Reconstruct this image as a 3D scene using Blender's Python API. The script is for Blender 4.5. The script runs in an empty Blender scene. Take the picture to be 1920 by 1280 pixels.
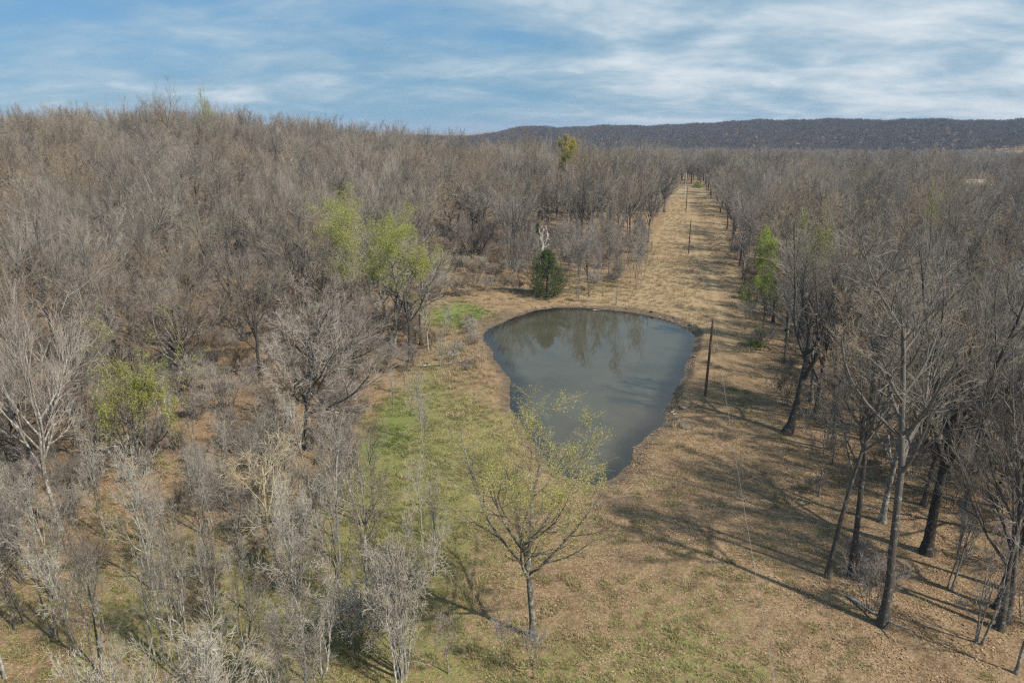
import bpy, math, random
import numpy as np
R = math.radians
sc = bpy.context.scene
COL = sc.collection

# ------------------------------------------------------------------ camera
cam_d = bpy.data.cameras.new("camera")
cam = bpy.data.objects.new("camera", cam_d)
COL.objects.link(cam)
cam.location = (0, 0, 28)
cam.rotation_euler = (R(90 - 17), 0, 0)
cam_d.sensor_width = 36.0
cam_d.lens = 24.375
cam_d.clip_end = 20000
sc.camera = cam

# ------------------------------------------------------------------ light
SUN_EL, SUN_X, SUN_Y = R(47), 0.81, -0.58           # direction towards the sun (ground plane)
w = bpy.data.worlds.new("World"); sc.world = w; w.use_nodes = True
nt = w.node_tree; nt.nodes.clear()
N = nt.nodes.new; L = nt.links.new
def math_node(tree, op, a, b=None, c=None):
    n = tree.nodes.new("ShaderNodeMath"); n.operation = op
    for i, v in enumerate((a, b, c)):
        if v is None: continue
        if isinstance(v, (int, float)): n.inputs[i].default_value = v
        else: tree.links.new(v, n.inputs[i])
    return n.outputs[0]
out = N("ShaderNodeOutputWorld"); bg = N("ShaderNodeBackground")
sky = N("ShaderNodeTexSky"); sky.sky_type = 'NISHITA'; sky.sun_disc = False
sky.sun_elevation = SUN_EL; sky.sun_rotation = math.atan2(SUN_X, SUN_Y)
sky.air_density = 1.0; sky.dust_density = 0.6; sky.ozone_density = 1.3
tc = N("ShaderNodeTexCoord"); sep = N("ShaderNodeSeparateXYZ"); L(tc.outputs['Generated'], sep.inputs[0])
zz = math_node(nt, 'ADD', math_node(nt, 'MAXIMUM', sep.outputs[2], 0.0), 0.22)
uu = math_node(nt, 'DIVIDE', sep.outputs[0], zz); vv = math_node(nt, 'DIVIDE', sep.outputs[1], zz)
cb = N("ShaderNodeCombineXYZ"); L(uu, cb.inputs[0]); L(vv, cb.inputs[1])
def cloud_noise(scale, sx, sy, detail, rough, dist, off):
    mp = N("ShaderNodeMapping"); mp.inputs['Scale'].default_value = (sx, sy, 1); mp.inputs['Location'].default_value = off
    mp.inputs['Rotation'].default_value = (0, 0, R(-14))
    L(cb.outputs[0], mp.inputs[0])
    n = N("ShaderNodeTexNoise"); n.inputs['Scale'].default_value = scale; n.inputs['Detail'].default_value = detail
    n.inputs['Roughness'].default_value = rough; n.inputs['Distortion'].default_value = dist
    L(mp.outputs[0], n.inputs['Vector']); return n.outputs[0]
def ramp01(tree, val, lo, hi):
    m = tree.nodes.new("ShaderNodeMapRange"); m.interpolation_type = 'SMOOTHSTEP'
    m.inputs[1].default_value = lo; m.inputs[2].default_value = hi
    tree.links.new(val, m.inputs[0]); return m.outputs[0]
n1 = cloud_noise(0.62, 0.85, 1.0, 8, 0.50, 0.3, (3.1, 1.2, 0))
n2 = cloud_noise(1.9, 0.75, 1.0, 8, 0.52, 0.35, (0.4, 7.7, 0))
n3 = cloud_noise(6.5, 0.75, 1.0, 7, 0.58, 0.3, (5.4, 2.7, 0))
# broad cover: thin everywhere, thicker towards the sun's side (right)
side = math_node(nt, 'MULTIPLY', sep.outputs[0], 0.34)
cov = math_node(nt, 'ADD', math_node(nt, 'MULTIPLY', n1, 0.75), side)
cov = math_node(nt, 'ADD', cov, math_node(nt, 'MULTIPLY', n2, 0.55))
cov = math_node(nt, 'ADD', cov, math_node(nt, 'MULTIPLY', n3, 0.14))
thick = ramp01(nt, cov, 0.34, 0.78)
bright = ramp01(nt, math_node(nt, 'ADD', math_node(nt, 'MULTIPLY', n1, 0.55), math_node(nt, 'ADD', math_node(nt, 'MULTIPLY', n2, 0.75), math_node(nt, 'ADD', math_node(nt, 'MULTIPLY', n3, 0.28), math_node(nt, 'MULTIPLY', sep.outputs[0], 0.22)))), 0.56, 1.13)
ccol = N("ShaderNodeValToRGB"); L(bright, ccol.inputs[0]); _e = ccol.color_ramp.elements; _e.new(0.5)
for _k, (_p, _c) in enumerate([(0.0, (.20, .42, .62)), (.45, (.46, .64, .78)), (1.0, (1.0, 1.05, 1.08))]): _e[_k].position = _p; _e[_k].color = (*_c, 1)
cgain = N("ShaderNodeMixRGB"); cgain.blend_type = 'MULTIPLY'; cgain.inputs[0].default_value = 1; cgain.inputs[2].default_value = (4.7, 4.7, 4.7, 1); L(ccol.outputs[0], cgain.inputs[1])
tint = N("ShaderNodeMixRGB"); tint.blend_type = 'MULTIPLY'; tint.inputs[0].default_value = 1
L(sky.outputs[0], tint.inputs[1]); tint.inputs[2].default_value = (0.42, 0.66, 1.02, 1)
cm = N("ShaderNodeMixRGB"); L(math_node(nt, 'ADD', math_node(nt, 'MULTIPLY', thick, 0.25), 0.72), cm.inputs[0])
L(tint.outputs[0], cm.inputs[1]); L(cgain.outputs[0], cm.inputs[2])
L(cm.outputs[0], bg.inputs[0]); bg.inputs[1].default_value = 0.13
L(bg.outputs[0], out.inputs[0])

sun_d = bpy.data.lights.new("sun", 'SUN'); sun = bpy.data.objects.new("sun", sun_d); COL.objects.link(sun)
sun_d.energy = 4.3; sun_d.angle = R(1.3); sun_d.color = (1.0, 0.93, 0.82)
from mathutils import Vector
_s = Vector((SUN_X, SUN_Y, 0)).normalized() * math.cos(SUN_EL) + Vector((0, 0, math.sin(SUN_EL)))
sun.rotation_euler = _s.to_track_quat('Z', 'Y').to_euler()
sc.view_settings.view_transform = 'Standard'; sc.view_settings.look = 'None'
sc.view_settings.exposure = 0.42; sc.view_settings.gamma = 1.0
sc.render.engine = 'CYCLES'
sc.cycles.max_bounces = 4; sc.cycles.diffuse_bounces = 1; sc.cycles.glossy_bounces = 2
sc.cycles.transparent_max_bounces = 6; sc.cycles.transmission_bounces = 2; sc.cycles.volume_bounces = 0
sc.cycles.use_denoising = False; sc.cycles.sample_clamp_indirect = 2.0; sc.cycles.sample_clamp_direct = 8.0
sc.cycles.pixel_filter_type = 'BLACKMAN_HARRIS'; sc.cycles.filter_width = 1.3

# ------------------------------------------------------------------ terrain shape
def sstep(a, b, x):
    t = np.clip((np.asarray(x, float) - a) / (b - a), 0, 1); return t * t * (3 - 2 * t)
POND = [(7.6,52.2),(10.4,55.6),(12.5,60.5),(15.4,64.9),(17.6,70.7),(20.9,79.4),(25.0,90.2),(26.4,96.7),(25.6,101.9),(22.1,106.7),(17.5,110.1),(12.4,111.8),(7.1,111.8),(2.2,108.3),(-1.6,102.5),(-4.2,95.3),(-2.8,87.9),(-1.3,81.4),(-0.3,75.7),(0.0,69.2),(1.3,61.1),(3.7,54.6),(5.8,52.2)]
def smooth_loop(pts, n):
    p = np.array(pts, float); m = len(p); res = []
    for i in range(m):
        p0, p1, p2, p3 = p[i-1], p[i], p[(i+1) % m], p[(i+2) % m]
        for k in range(n):
            t = k / n
            res.append(0.5 * ((2*p1) + (-p0+p2)*t + (2*p0-5*p1+4*p2-p3)*t*t + (-p0+3*p1-3*p2+p3)*t**3))
    return np.array(res)
PLOOP = smooth_loop(POND, 4)
PLOOP = PLOOP + np.stack([np.sin(np.arange(len(PLOOP))*1.7)*0.16 + np.sin(np.arange(len(PLOOP))*0.73)*0.2, np.cos(np.arange(len(PLOOP))*2.1)*0.15], 1)
def loop_dist(x, y, loop):
    """signed distance to a closed outline, negative inside"""
    x = np.asarray(x, float).ravel(); y = np.asarray(y, float).ravel()
    best = np.full(x.shape, 1e9); ins = np.zeros(x.shape, bool)
    m = len(loop)
    for i in range(m):
        ax, ay = loop[i]; bx, by = loop[(i+1) % m]
        dx, dy = bx-ax, by-ay
        t = np.clip(((x-ax)*dx + (y-ay)*dy) / (dx*dx+dy*dy+1e-12), 0, 1)
        best = np.minimum(best, np.hypot(x-ax-t*dx, y-ay-t*dy))
        c = (ay > y) != (by > y)
        ins ^= c & (x < (bx-ax)*(y-ay)/((by-ay) if abs(by-ay) > 1e-9 else 1e-9) + ax)
    return np.where(ins, -best, best)
def lane(y): return 21.3 + 0.2265 * (np.asarray(y, float) - 71.5)      # the line of poles
def base_h(x, y):
    x = np.asarray(x, float); y = np.asarray(y, float)
    g = 18.0 * np.exp(-(np.abs(x + 145) / 126.0) ** 2.6) * sstep(85, 255, y) * (1 - 0.6 * sstep(300, 520, y))
    und = 0.28 * np.sin(x * 0.09 + 1.3) * np.sin(y * 0.075) + 0.16 * np.sin(x * 0.21 + y * 0.13)
    d = np.hypot(x, y); az = np.degrees(np.arctan2(x, y))
    ridge = 22 * sstep(-3.6, 1.6, az) + 3 * sstep(2, 10, az) + 10 * sstep(11, 20, az) - 2.0 * sstep(24, 34, az)
    ridge = ridge + 1.0 * np.sin(az * 1.1) + .7 * np.sin(az * 2.7 + 1) + 2.5 * np.sin(az * .9) * sstep(1000, 1200, d) * (1 - sstep(1300, 1500, d))
    vale = -11 * sstep(330, 860, d) * sstep(-9, 2, az)                     # the valley falls away before the ridge
    hill = vale + (ridge - vale) * sstep(-5.5, -2, az) * sstep(900, 1450, d)
    return g + und * sstep(18, 40, d) + hill
def terrain(x, y):
    x = np.asarray(x, float); shp = x.shape
    x = x.ravel(); y = np.asarray(y, float).ravel()
    h = base_h(x, y)
    near = (np.abs(x - 11) < 45) & (np.abs(y - 82) < 60)
    if near.any():
        d = loop_dist(x[near], y[near], PLOOP)
        hn = h[near] * sstep(0.5, 14, d)
        steep = sstep(8, 20, x[near]) * sstep(60, 75, y[near])           # the cut bank on the far right side
        bank = -0.35 + (0.35 + 0.25 * steep) * sstep(0, 2.6 - 1.7 * steep, d) - 0.25 * steep * sstep(2, 9, d)
        hn = np.where(d > 0, hn + np.where(d < 16, bank, 0) * 1.0, -0.35 - 1.5 * sstep(0, 9, -d))
        h = h.copy(); h[near] = hn
    return h.reshape(shp)
def tz(x, y): return float(terrain(np.array([x]), np.array([y]))[0])

# ------------------------------------------------------------------ mesh helpers
def mesh_from(name, V, F, mats, fmat=None, smooth=False, attrs=None):
    V = np.ascontiguousarray(V, np.float32); F = np.ascontiguousarray(F, np.int32)
    me = bpy.data.meshes.new(name)
    k = F.shape[1]
    me.vertices.add(len(V)); me.vertices.foreach_set("co", V.ravel())
    me.loops.add(F.size); me.loops.foreach_set("vertex_index", F.ravel())
    me.polygons.add(len(F)); me.polygons.foreach_set("loop_start", np.arange(0, F.size, k, dtype=np.int32))
    me.polygons.foreach_set("loop_total", np.full(len(F), k, np.int32))
    for m in (mats if isinstance(mats, (list, tuple)) else [mats]): me.materials.append(m)
    if fmat is not None: me.polygons.foreach_set("material_index", np.ascontiguousarray(fmat, np.int32))
    me.polygons.foreach_set("use_smooth", np.full(len(F), bool(smooth)))
    for an, (dom, typ, val) in (attrs or {}).items():
        a = me.attributes.new(an, typ, dom)
        a.data.foreach_set("value" if typ in ('FLOAT', 'INT') else ("vector" if typ == 'FLOAT_VECTOR' else "color"), np.ascontiguousarray(val).ravel())
    me.update(); me.validate()
    return me
def obj(name, me, parent=None, col=None):
    o = bpy.data.objects.new(name, me); (col or COL).objects.link(o)
    if parent: o.parent = parent
    return o
def tag(o, label=None, cat=None, group=None, kind=None):
    if label: o['label'] = label
    if cat: o['category'] = cat
    if group: o['group'] = group
    if kind: o['kind'] = kind
    return o
def tubes(P, Rd, S):
    """P (B,N,3) polylines, Rd (B,N) radii -> quads"""
    B, n, _ = P.shape
    T = np.gradient(P, axis=1); T /= np.linalg.norm(T, axis=2, keepdims=True) + 1e-9
    m = T.mean(1); ref = np.where(np.abs(m[:, 2:3]) < 0.8, np.array([[0, 0, 1.0]]), np.array([[1.0, 0, 0]]))
    n1 = ref[:, None, :] - (T * ref[:, None, :]).sum(2, keepdims=True) * T
    n1 /= np.linalg.norm(n1, axis=2, keepdims=True) + 1e-9
    n2 = np.cross(T, n1)
    a = np.arange(S) * 2 * np.pi / S
    V = P[:, :, None, :] + Rd[:, :, None, None] * (np.cos(a)[None, None, :, None] * n1[:, :, None, :] + np.sin(a)[None, None, :, None] * n2[:, :, None, :])
    b = np.arange(B)[:, None, None] * n * S; i = np.arange(n - 1)[None, :, None] * S
    s = np.arange(S)[None, None, :]; s2 = (s + 1) % S
    F = np.stack([b+i+s, b+i+s2, b+i+S+s2, b+i+S+s], -1).reshape(-1, 4)
    return V.reshape(-1, 3), F
def join(parts):
    V, F, off = [], [], 0
    for v, f in parts:
        V.append(v); F.append(f + off); off += len(v)
    return np.concatenate(V), np.concatenate(F)

# ------------------------------------------------------------------ materials
def new_mat(name):
    m = bpy.data.materials.new(name); m.use_nodes = True
    t = m.node_tree; b = t.nodes["Principled BSDF"]
    b.inputs['Specular IOR Level'].default_value = 0.25
    return m, t, b
def tnoise(t, scale, detail=3, rough=0.55, vec=None, dist=0.0):
    n = t.nodes.new("ShaderNodeTexNoise"); n.inputs['Scale'].default_value = scale
    n.inputs['Detail'].default_value = detail; n.inputs['Roughness'].default_value = rough; n.inputs['Distortion'].default_value = dist
    if vec is not None: t.links.new(vec, n.inputs['Vector'])
    return n.outputs[0]
def tramp(t, val, stops):
    r = t.nodes.new("ShaderNodeValToRGB"); e = r.color_ramp.elements
    while len(e) < len(stops): e.new(0.5)
    for k, (p, c) in enumerate(stops): e[k].position = p; e[k].color = (*c, 1)
    t.links.new(val, r.inputs[0]); return r.outputs[0]
def tmix(t, fac, a, b, mode='MIX'):
    m = t.nodes.new("ShaderNodeMixRGB"); m.blend_type = mode
    for i, v in enumerate((fac, a, b)):
        if isinstance(v, (int, float)): m.inputs[i].default_value = v
        elif isinstance(v, tuple): m.inputs[i].default_value = (*v, 1)
        else: t.links.new(v, m.inputs[i])
    return m.outputs[0]
def bark(name, dark, light, lichen, lich_amt, scale=3.0, var=0.35):
    m, t, b = new_mat(name)
    co = t.nodes.new("ShaderNodeTexCoord").outputs['Object']
    oi = t.nodes.new("ShaderNodeObjectInfo").outputs['Random']
    base = tramp(t, tnoise(t, scale * 4, 4, 0.65, co), [(0.3, dark), (0.7, light)])
    lm = ramp01(t, tnoise(t, scale, 5, 0.7, co), 0.62 - lich_amt, 0.72 - lich_amt * 0.6)
    c = tmix(t, lm, base, lichen)
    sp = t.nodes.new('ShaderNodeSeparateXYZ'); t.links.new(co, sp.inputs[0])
    c = tmix(t, math_node(t, 'MULTIPLY', ramp01(t, sp.outputs[2], 4.0, 14.0), .5), c, tuple(sum(light) / 3 * 2.0 * k_ for k_ in (1.03, .97, .86)))  # greyer bark aloft, with light caught by upper limbs mixed into the colour
    v = t.nodes.new("ShaderNodeMapRange"); t.links.new(oi, v.inputs[0]); v.inputs[3].default_value = 1 - var; v.inputs[4].default_value = 1 + var
    c = tmix(t, 1.0, c, v.outputs[0], 'MULTIPLY')
    t.links.new(c, b.inputs['Base Color']); b.inputs['Roughness'].default_value = 0.95
    bp = t.nodes.new("ShaderNodeBump"); bp.inputs['Strength'].default_value = 0.5; bp.inputs['Distance'].default_value = 0.03
    t.links.new(tnoise(t, scale * 6, 4, 0.7, co), bp.inputs['Height']); t.links.new(bp.outputs[0], b.inputs['Normal'])
    return m
def twig(name, stops):
    """thin twigs: each tree draws its own tone from the ramp"""
    m, t, b = new_mat(name)
    oi = t.nodes.new("ShaderNodeObjectInfo").outputs['Random']
    c = tramp(t, oi, stops)
    gi = t.nodes.new("ShaderNodeTexCoord").outputs['Object']
    c = tmix(t, 1.0, c, tramp(t, tnoise(t, 1.3, 3, 0.6, gi), [(0.3, (0.72, 0.72, 0.72)), (0.7, (1.2, 1.2, 1.2))]), 'MULTIPLY')
    t.links.new(c, b.inputs['Base Color']); b.inputs['Roughness'].default_value = 0.9
    return m
def leafmat(name, stops, transl=0.35):
    m, t, b = new_mat(name)
    g = t.nodes.new("ShaderNodeAttribute"); g.attribute_name = "tone"
    c = tramp(t, g.outputs['Fac'], stops)
    t.links.new(c, b.inputs['Base Color']); b.inputs['Roughness'].default_value = 0.6
    if transl > 0:
        tr = t.nodes.new("ShaderNodeBsdfTranslucent"); t.links.new(c, tr.inputs[0])
        mx = t.nodes.new("ShaderNodeMixShader"); mx.inputs[0].default_value = transl
        t.links.new(b.outputs[0], mx.inputs[1]); t.links.new(tr.outputs[0], mx.inputs[2])
        t.links.new(mx.outputs[0], t.nodes["Material Output"].inputs[0])
    return m
M = {}
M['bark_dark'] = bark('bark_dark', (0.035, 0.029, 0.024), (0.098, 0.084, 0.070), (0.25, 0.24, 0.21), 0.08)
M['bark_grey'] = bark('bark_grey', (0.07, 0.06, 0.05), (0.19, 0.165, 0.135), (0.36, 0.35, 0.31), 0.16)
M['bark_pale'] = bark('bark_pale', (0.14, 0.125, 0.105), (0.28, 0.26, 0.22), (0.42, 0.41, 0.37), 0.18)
M['twig_grey'] = twig('twig_grey', [(0.0, (0.148, 0.125, 0.100)), (0.3, (0.268, 0.235, 0.192)), (0.6, (0.200, 0.171, 0.143)), (0.8, (0.328, 0.297, 0.245)), (1.0, (0.221, 0.193, 0.154))])
M['twig_brown'] = twig('twig_brown', [(0.0, (0.172, 0.125, 0.084)), (0.5, (0.282, 0.214, 0.145)), (1.0, (0.315, 0.247, 0.176))])
M['twig_mauve'] = twig('twig_mauve', [(0.0, (0.185, 0.152, 0.136)), (0.5, (0.268, 0.226, 0.198)), (1.0, (0.327, 0.287, 0.247))])
M['twig_pale'] = twig('twig_pale', [(0.0, (0.33, 0.295, 0.24)), (0.5, (0.42, 0.385, 0.315)), (1.0, (0.29, 0.25, 0.205))])
M['twig_straw'] = twig('twig_straw', [(0.0, (0.36, 0.305, 0.19)), (1.0, (0.40, 0.34, 0.215))])
M['twig_far_shaded'] = twig('twig_far_shaded', [(0.0, (0.086, 0.072, 0.073)), (0.6, (0.111, 0.092, 0.093)), (0.9, (0.090, 0.080, 0.076)), (0.94, (0.123, 0.123, 0.052)), (0.97, (0.041, 0.056, 0.030)), (1.0, (0.139, 0.119, 0.108))])  # ridge twigs: cloud shade over the hill is darkened into their colour
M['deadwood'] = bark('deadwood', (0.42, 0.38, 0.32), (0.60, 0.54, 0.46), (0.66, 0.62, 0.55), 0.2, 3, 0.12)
M['leaf_willow'] = leafmat('leaf_willow', [(0.0, (0.36, 0.36, 0.085)), (0.5, (0.48, 0.475, 0.13)), (1.0, (0.58, 0.545, 0.21))], 0.4)
M['leaf_green'] = leafmat('leaf_green', [(0.0, (0.27, 0.30, 0.05)), (0.5, (0.40, 0.43, 0.075)), (1.0, (0.52, 0.52, 0.13))], 0.4)
M['leaf_bright'] = leafmat('leaf_bright', [(0.0, (0.28, 0.36, 0.05)), (1.0, (0.48, 0.54, 0.10))], 0.4)
M['leaf_yellow'] = leafmat('leaf_yellow', [(0.0, (0.36, 0.30, 0.05)), (1.0, (0.48, 0.42, 0.08))], 0.3)
M['needle'] = leafmat('needle', [(0.0, (0.042, 0.068, 0.020)), (0.6, (0.085, 0.12, 0.032)), (1.0, (0.135, 0.165, 0.050))], 0.12)
M['blossom'] = leafmat('blossom', [(0.0, (0.62, 0.58, 0.52)), (1.0, (0.85, 0.82, 0.78))], 0.2)
M['litter'] = leafmat('litter', [(0.0, (0.20, 0.125, 0.068)), (0.4, (0.34, 0.23, 0.132)), (0.8, (0.39, 0.275, 0.165)), (1.0, (0.47, 0.36, 0.24))], 0.1)
M['grass_straw'] = leafmat('grass_straw', [(0.0, (0.27, 0.19, 0.105)), (0.5, (0.42, 0.315, 0.19)), (1.0, (0.56, 0.445, 0.29))], 0.2)
M['grass_lush'] = leafmat('grass_lush', [(0.0, (0.12, 0.16, 0.04)), (0.5, (0.19, 0.245, 0.065)), (0.8, (0.29, 0.30, 0.11)), (1.0, (0.38, 0.33, 0.17))], 0.3)
M['grass_green'] = leafmat('grass_green', [(0.0, (0.15, 0.16, 0.045)), (0.4, (0.23, 0.235, 0.075)), (0.7, (0.34, 0.30, 0.135)), (1.0, (0.46, 0.385, 0.215))], 0.3)

# ------------------------------------------------------------------ growing trees
def spawn(rng, P, Rd, k, tr, ang, lf, n, wig, up, rr, rtip, tpow=0.5, rmin=0.004, lens=None):
    """grow k children on every parent polyline"""
    B, m, _ = P.shape
    seg = np.linalg.norm(np.diff(P, axis=1), axis=2).sum(1)
    t = tr[0] + (tr[1] - tr[0]) * (np.arange(k)[None, :] + rng.random((B, k))) / k
    f = t * (m - 1); i = np.minimum(f.astype(int), m - 2); fr = (f - i)[..., None]
    bi = np.arange(B)[:, None]
    p0 = P[bi, i] * (1 - fr) + P[bi, i + 1] * fr
    r0 = Rd[bi, i] * (1 - fr[..., 0]) + Rd[bi, i + 1] * fr[..., 0]
    d = P[bi, i + 1] - P[bi, i]; d /= np.linalg.norm(d, axis=2, keepdims=True) + 1e-9
    ref = np.where(np.abs(d[..., 2:3]) < 0.9, np.array([0, 0, 1.0]), np.array([1.0, 0, 0]))
    a = np.cross(d, ref); a /= np.linalg.norm(a, axis=2, keepdims=True) + 1e-9
    b = np.cross(d, a)
    phi = (rng.random((B, 1)) * 6.283 + np.arange(k)[None, :] * 2.39996 + rng.normal(0, 0.5, (B, k)))[..., None]
    th = np.clip(rng.normal(ang[0], ang[1], (B, k)), 0.08, 1.9)[..., None]
    dr = np.cos(th) * d + np.sin(th) * (np.cos(phi) * a + np.sin(phi) * b)
    ln = lf * seg[:, None] * (1.08 - tpow * t) * rng.uniform(0.65, 1.3, (B, k))
    if lens is not None: ln = np.clip(ln, lens[0], lens[1])
    dr = dr.reshape(-1, 3); p = p0.reshape(-1, 3).copy(); ln = ln.reshape(-1, 1); r0 = r0.reshape(-1)
    Q = [p.copy()]
    for s in range(n - 1):
        p = p + dr * ln / (n - 1); Q.append(p.copy())
        dr = dr + rng.normal(0, wig, dr.shape) + np.array([0, 0, up]); dr /= np.linalg.norm(dr, axis=1, keepdims=True)
    Q = np.stack(Q, 1)
    rs = np.maximum(np.minimum(r0 * rr, ln[:, 0] * 0.03 + rtip), rmin)
    tap = np.linspace(1, 0, n)[None, :]
    return Q, np.maximum(rtip, rs[:, None] * (0.3 + 0.7 * tap))
def trunk_line(rng, h, r, n, lean=(0, 0), wig=0.04, taper=0.55, bow=0.0):
    d = np.array([lean[0], lean[1], 1.0]); p = np.zeros(3); Q = [p.copy()]
    for s in range(n - 1):
        dd = d / np.linalg.norm(d); p = p + dd * h / (n - 1); Q.append(p.copy())
        d = d + np.array([rng.normal(0, wig), rng.normal(0, wig), 0.0]) + np.array([lean[0], lean[1], 0]) * bow
    Rr = r * (1 - (1 - taper) * np.linspace(0, 1, n)); Rr[0] *= 1.7; 
    if n > 5: Rr[1] *= 1.12
    return np.array(Q)[None], Rr[None]
def leaves_on(rng, P, per, size, jit, lw=0.5):
    """small leaf blades round the outer part of each twig"""
    B, n, _ = P.shape
    t = rng.uniform(0.15, 1.05, (B, per)) * (n - 1); i = np.minimum(t.astype(int), n - 2); f = (t - i)[..., None]
    bi = np.arange(B)[:, None]
    c = (P[bi, i] * (1 - f) + P[bi, i + 1] * f).reshape(-1, 3); c = c + rng.normal(0, jit, c.shape)
    return leaf_quads(rng, c, size, lw)
def leaf_quads(rng, c, size, lw=0.5, flat=False):
    K = len(c); u = rng.normal(0, 1, (K, 3)); v = rng.normal(0, 1, (K, 3))
    if flat: u[:, 2] *= 0.10; v[:, 2] *= 0.10
    u /= np.linalg.norm(u, axis=1, keepdims=True); v -= (u * v).sum(1, keepdims=True) * u; v /= np.linalg.norm(v, axis=1, keepdims=True)
    s = (size * rng.uniform(0.6, 1.4, K))[:, None]
    nrm = np.cross(u, v) * s * 0.12
    V = np.stack([c - u * s * 0.5, c + v * s * 0.5 * lw + nrm, c + u * s * 0.5, c - v * s * 0.5 * lw + nrm], 1).reshape(-1, 3)
    F = np.arange(K * 4).reshape(-1, 4)
    return V, F, np.repeat(rng.random(K), 4).astype(np.float32)
PRESET = {
 # h height, w width, tf trunk share, r trunk radius; k children per level; a angles; l length shares; up; wig
 'oak':   dict(h=16, w=11, tf=.40, r=.27, k=(7, 8, 7, 5), a=(.80, .68, .58, .5), l=(1.25, .55, .50, .7), up=(.10, .09, .08, .06), wig=(.17, .17, .15, .13), tr=(.5, 1)),
 'vase':  dict(h=17, w=11, tf=.40, r=.21, k=(8, 8, 7, 5), a=(.62, .50, .44, .36), l=(1.25, .55, .52, .78), up=(.09, .12, .12, .10), wig=(.10, .10, .10, .09), tr=(.45, 1)),
 'slim':  dict(h=17, w=5.5, tf=.86, r=.17, k=(14, 6, 6, 5), a=(.75, .52, .48, .42), l=(.30, .5, .55, .75), up=(.13, .11, .10, .08), wig=(.10, .12, .12, .11), tr=(.35, 1)),
 'bush':  dict(h=10, w=8.0, tf=.22, r=.15, k=(9, 8, 8, 6), a=(.70, .55, .5, .42), l=(2.6, .52, .5, .7), up=(.07, .08, .07, .06), wig=(.12, .12, .12, .11), tr=(.35, 1)),
 'pale':  dict(h=10, w=4.0, tf=.66, r=.085, k=(9, 5, 4, 3), a=(.60, .62, .62, .6), l=(.60, .6, .6, .7), up=(.10, .05, .03, .02), wig=(.2, .2, .2, .2), tr=(.25, 1)),
 'whip':  dict(h=9, w=2.6, tf=.72, r=.055, k=(9, 5, 5, 3), a=(.50, .5, .5, .5), l=(.42, .5, .55, .6), up=(.12, .10, .08, .06), wig=(.08, .12, .14, .14), tr=(.3, 1)),
}
def grow(seed, kind, lean=(0, 0), tip=(.011, .0075), leaf=None, sides=(8, 6, 4, 3, 3), bow=0.0, kmul=1.0, stems=1, spread=.35, **over):
    rng = np.random.default_rng(seed); s = dict(PRESET[kind]); s.update(over)
    Ps, Rs = [], []
    for q in range(stems):
        ph = q * 6.283 / max(stems, 1) + rng.random()
        ln = lean if stems == 1 else (lean[0] + spread * math.cos(ph) * rng.uniform(.5, 1.2), lean[1] + spread * math.sin(ph) * rng.uniform(.5, 1.2))
        P, r = trunk_line(rng, s['h'] * s['tf'] * (1 if stems == 1 else rng.uniform(.65, 1)), s['r'] * (1 if stems == 1 else rng.uniform(.6, 1)), 12, ln, s.get('twig_w', .045), s.get('taper', .5 if s['tf'] < .7 else .12), bow)
        if stems > 1: P = P + np.array([math.cos(ph), math.sin(ph), 0]) * .18
        Ps.append(P); Rs.append(r)
    P0, R0 = np.concatenate(Ps), np.concatenate(Rs)
    k = [max(2, int(round(x * kmul))) for x in s['k']]
    P1, R1 = spawn(rng, P0, R0, k[0], s['tr'], (s['a'][0], .2), s['l'][0], 9, s['wig'][0] * .7, s['up'][0], .68, tip[0], .45)
    P2, R2 = spawn(rng, P1, R1, k[1], (.2, 1), (s['a'][1], .2), s['l'][1], 6, s['wig'][1] * .8, s['up'][1], .66, tip[0], .55)
    P3, R3 = spawn(rng, P2, R2, k[2], (.15, 1), (s['a'][2], .2), s['l'][2], 4, s['wig'][2], s['up'][2], .6, tip[1], .5, lens=(.3, 3))
    P4, R4 = spawn(rng, P3, R3, k[3], (.15, 1), (s['a'][3], .2), s['l'][3], 3, s['wig'][3], s['up'][3], .6, tip[1], .4, lens=(.28, 1.6))
    LV = [P0, P1, P2, P3, P4]; RV = [R0, R1, R2, R3, R4]
    # bring the crown to its stated size
    al = np.concatenate([P3.reshape(-1, 3), P4.reshape(-1, 3)])
    hz = np.percentile(al[:, 2], 99.7); cx = np.median(al[:, 0]); cy = np.median(al[:, 1])
    wd = np.percentile(np.hypot(al[:, 0] - cx, al[:, 1] - cy), 96) * 2
    sz = s['h'] / hz; sw = s['w'] / wd
    for p in LV:
        bl = np.clip(p[..., 2] / (s['h'] * .4), 0, 1)
        f = 1 + (sw - 1) * bl
        p[..., 0] *= f; p[..., 1] *= f; p[..., 2] *= sz
    if not s.get('droop', 0) == 0:
        for p in LV: p[..., 2] -= s['droop'] * np.hypot(p[..., 0], p[..., 1]) ** 2
    trunk = join([tubes(LV[0], RV[0], sides[0]), tubes(LV[1], RV[1], sides[1]), tubes(LV[2], RV[2], sides[2])])
    crown = join([tubes(LV[3], RV[3], sides[3]), tubes(LV[4], RV[4], sides[4])])
    lv = None
    if leaf:
        sel = LV[4]; s3 = LV[3]
        if 'zmin' in leaf:
            sel = sel[sel[:, 0, 2] + rng.normal(0, .6, len(sel)) > leaf['zmin'] * s['h']]
            s3 = s3[s3[:, 0, 2] > leaf['zmin'] * s['h']]
        if 'keep' in leaf: 
            nf = np.sin(sel[:, 0, 0] * 1.3 + seed) + np.sin(sel[:, 0, 1] * 1.1 + 2) + np.sin(sel[:, 0, 2] * 1.2)
            sel = sel[nf + rng.normal(0, .5, len(sel)) > leaf['keep']]
        lv = leaves_on(rng, sel, leaf['per'], leaf['size'], leaf.get('jit', .05), leaf.get('lw', .5))
    return trunk, crown, lv
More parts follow.
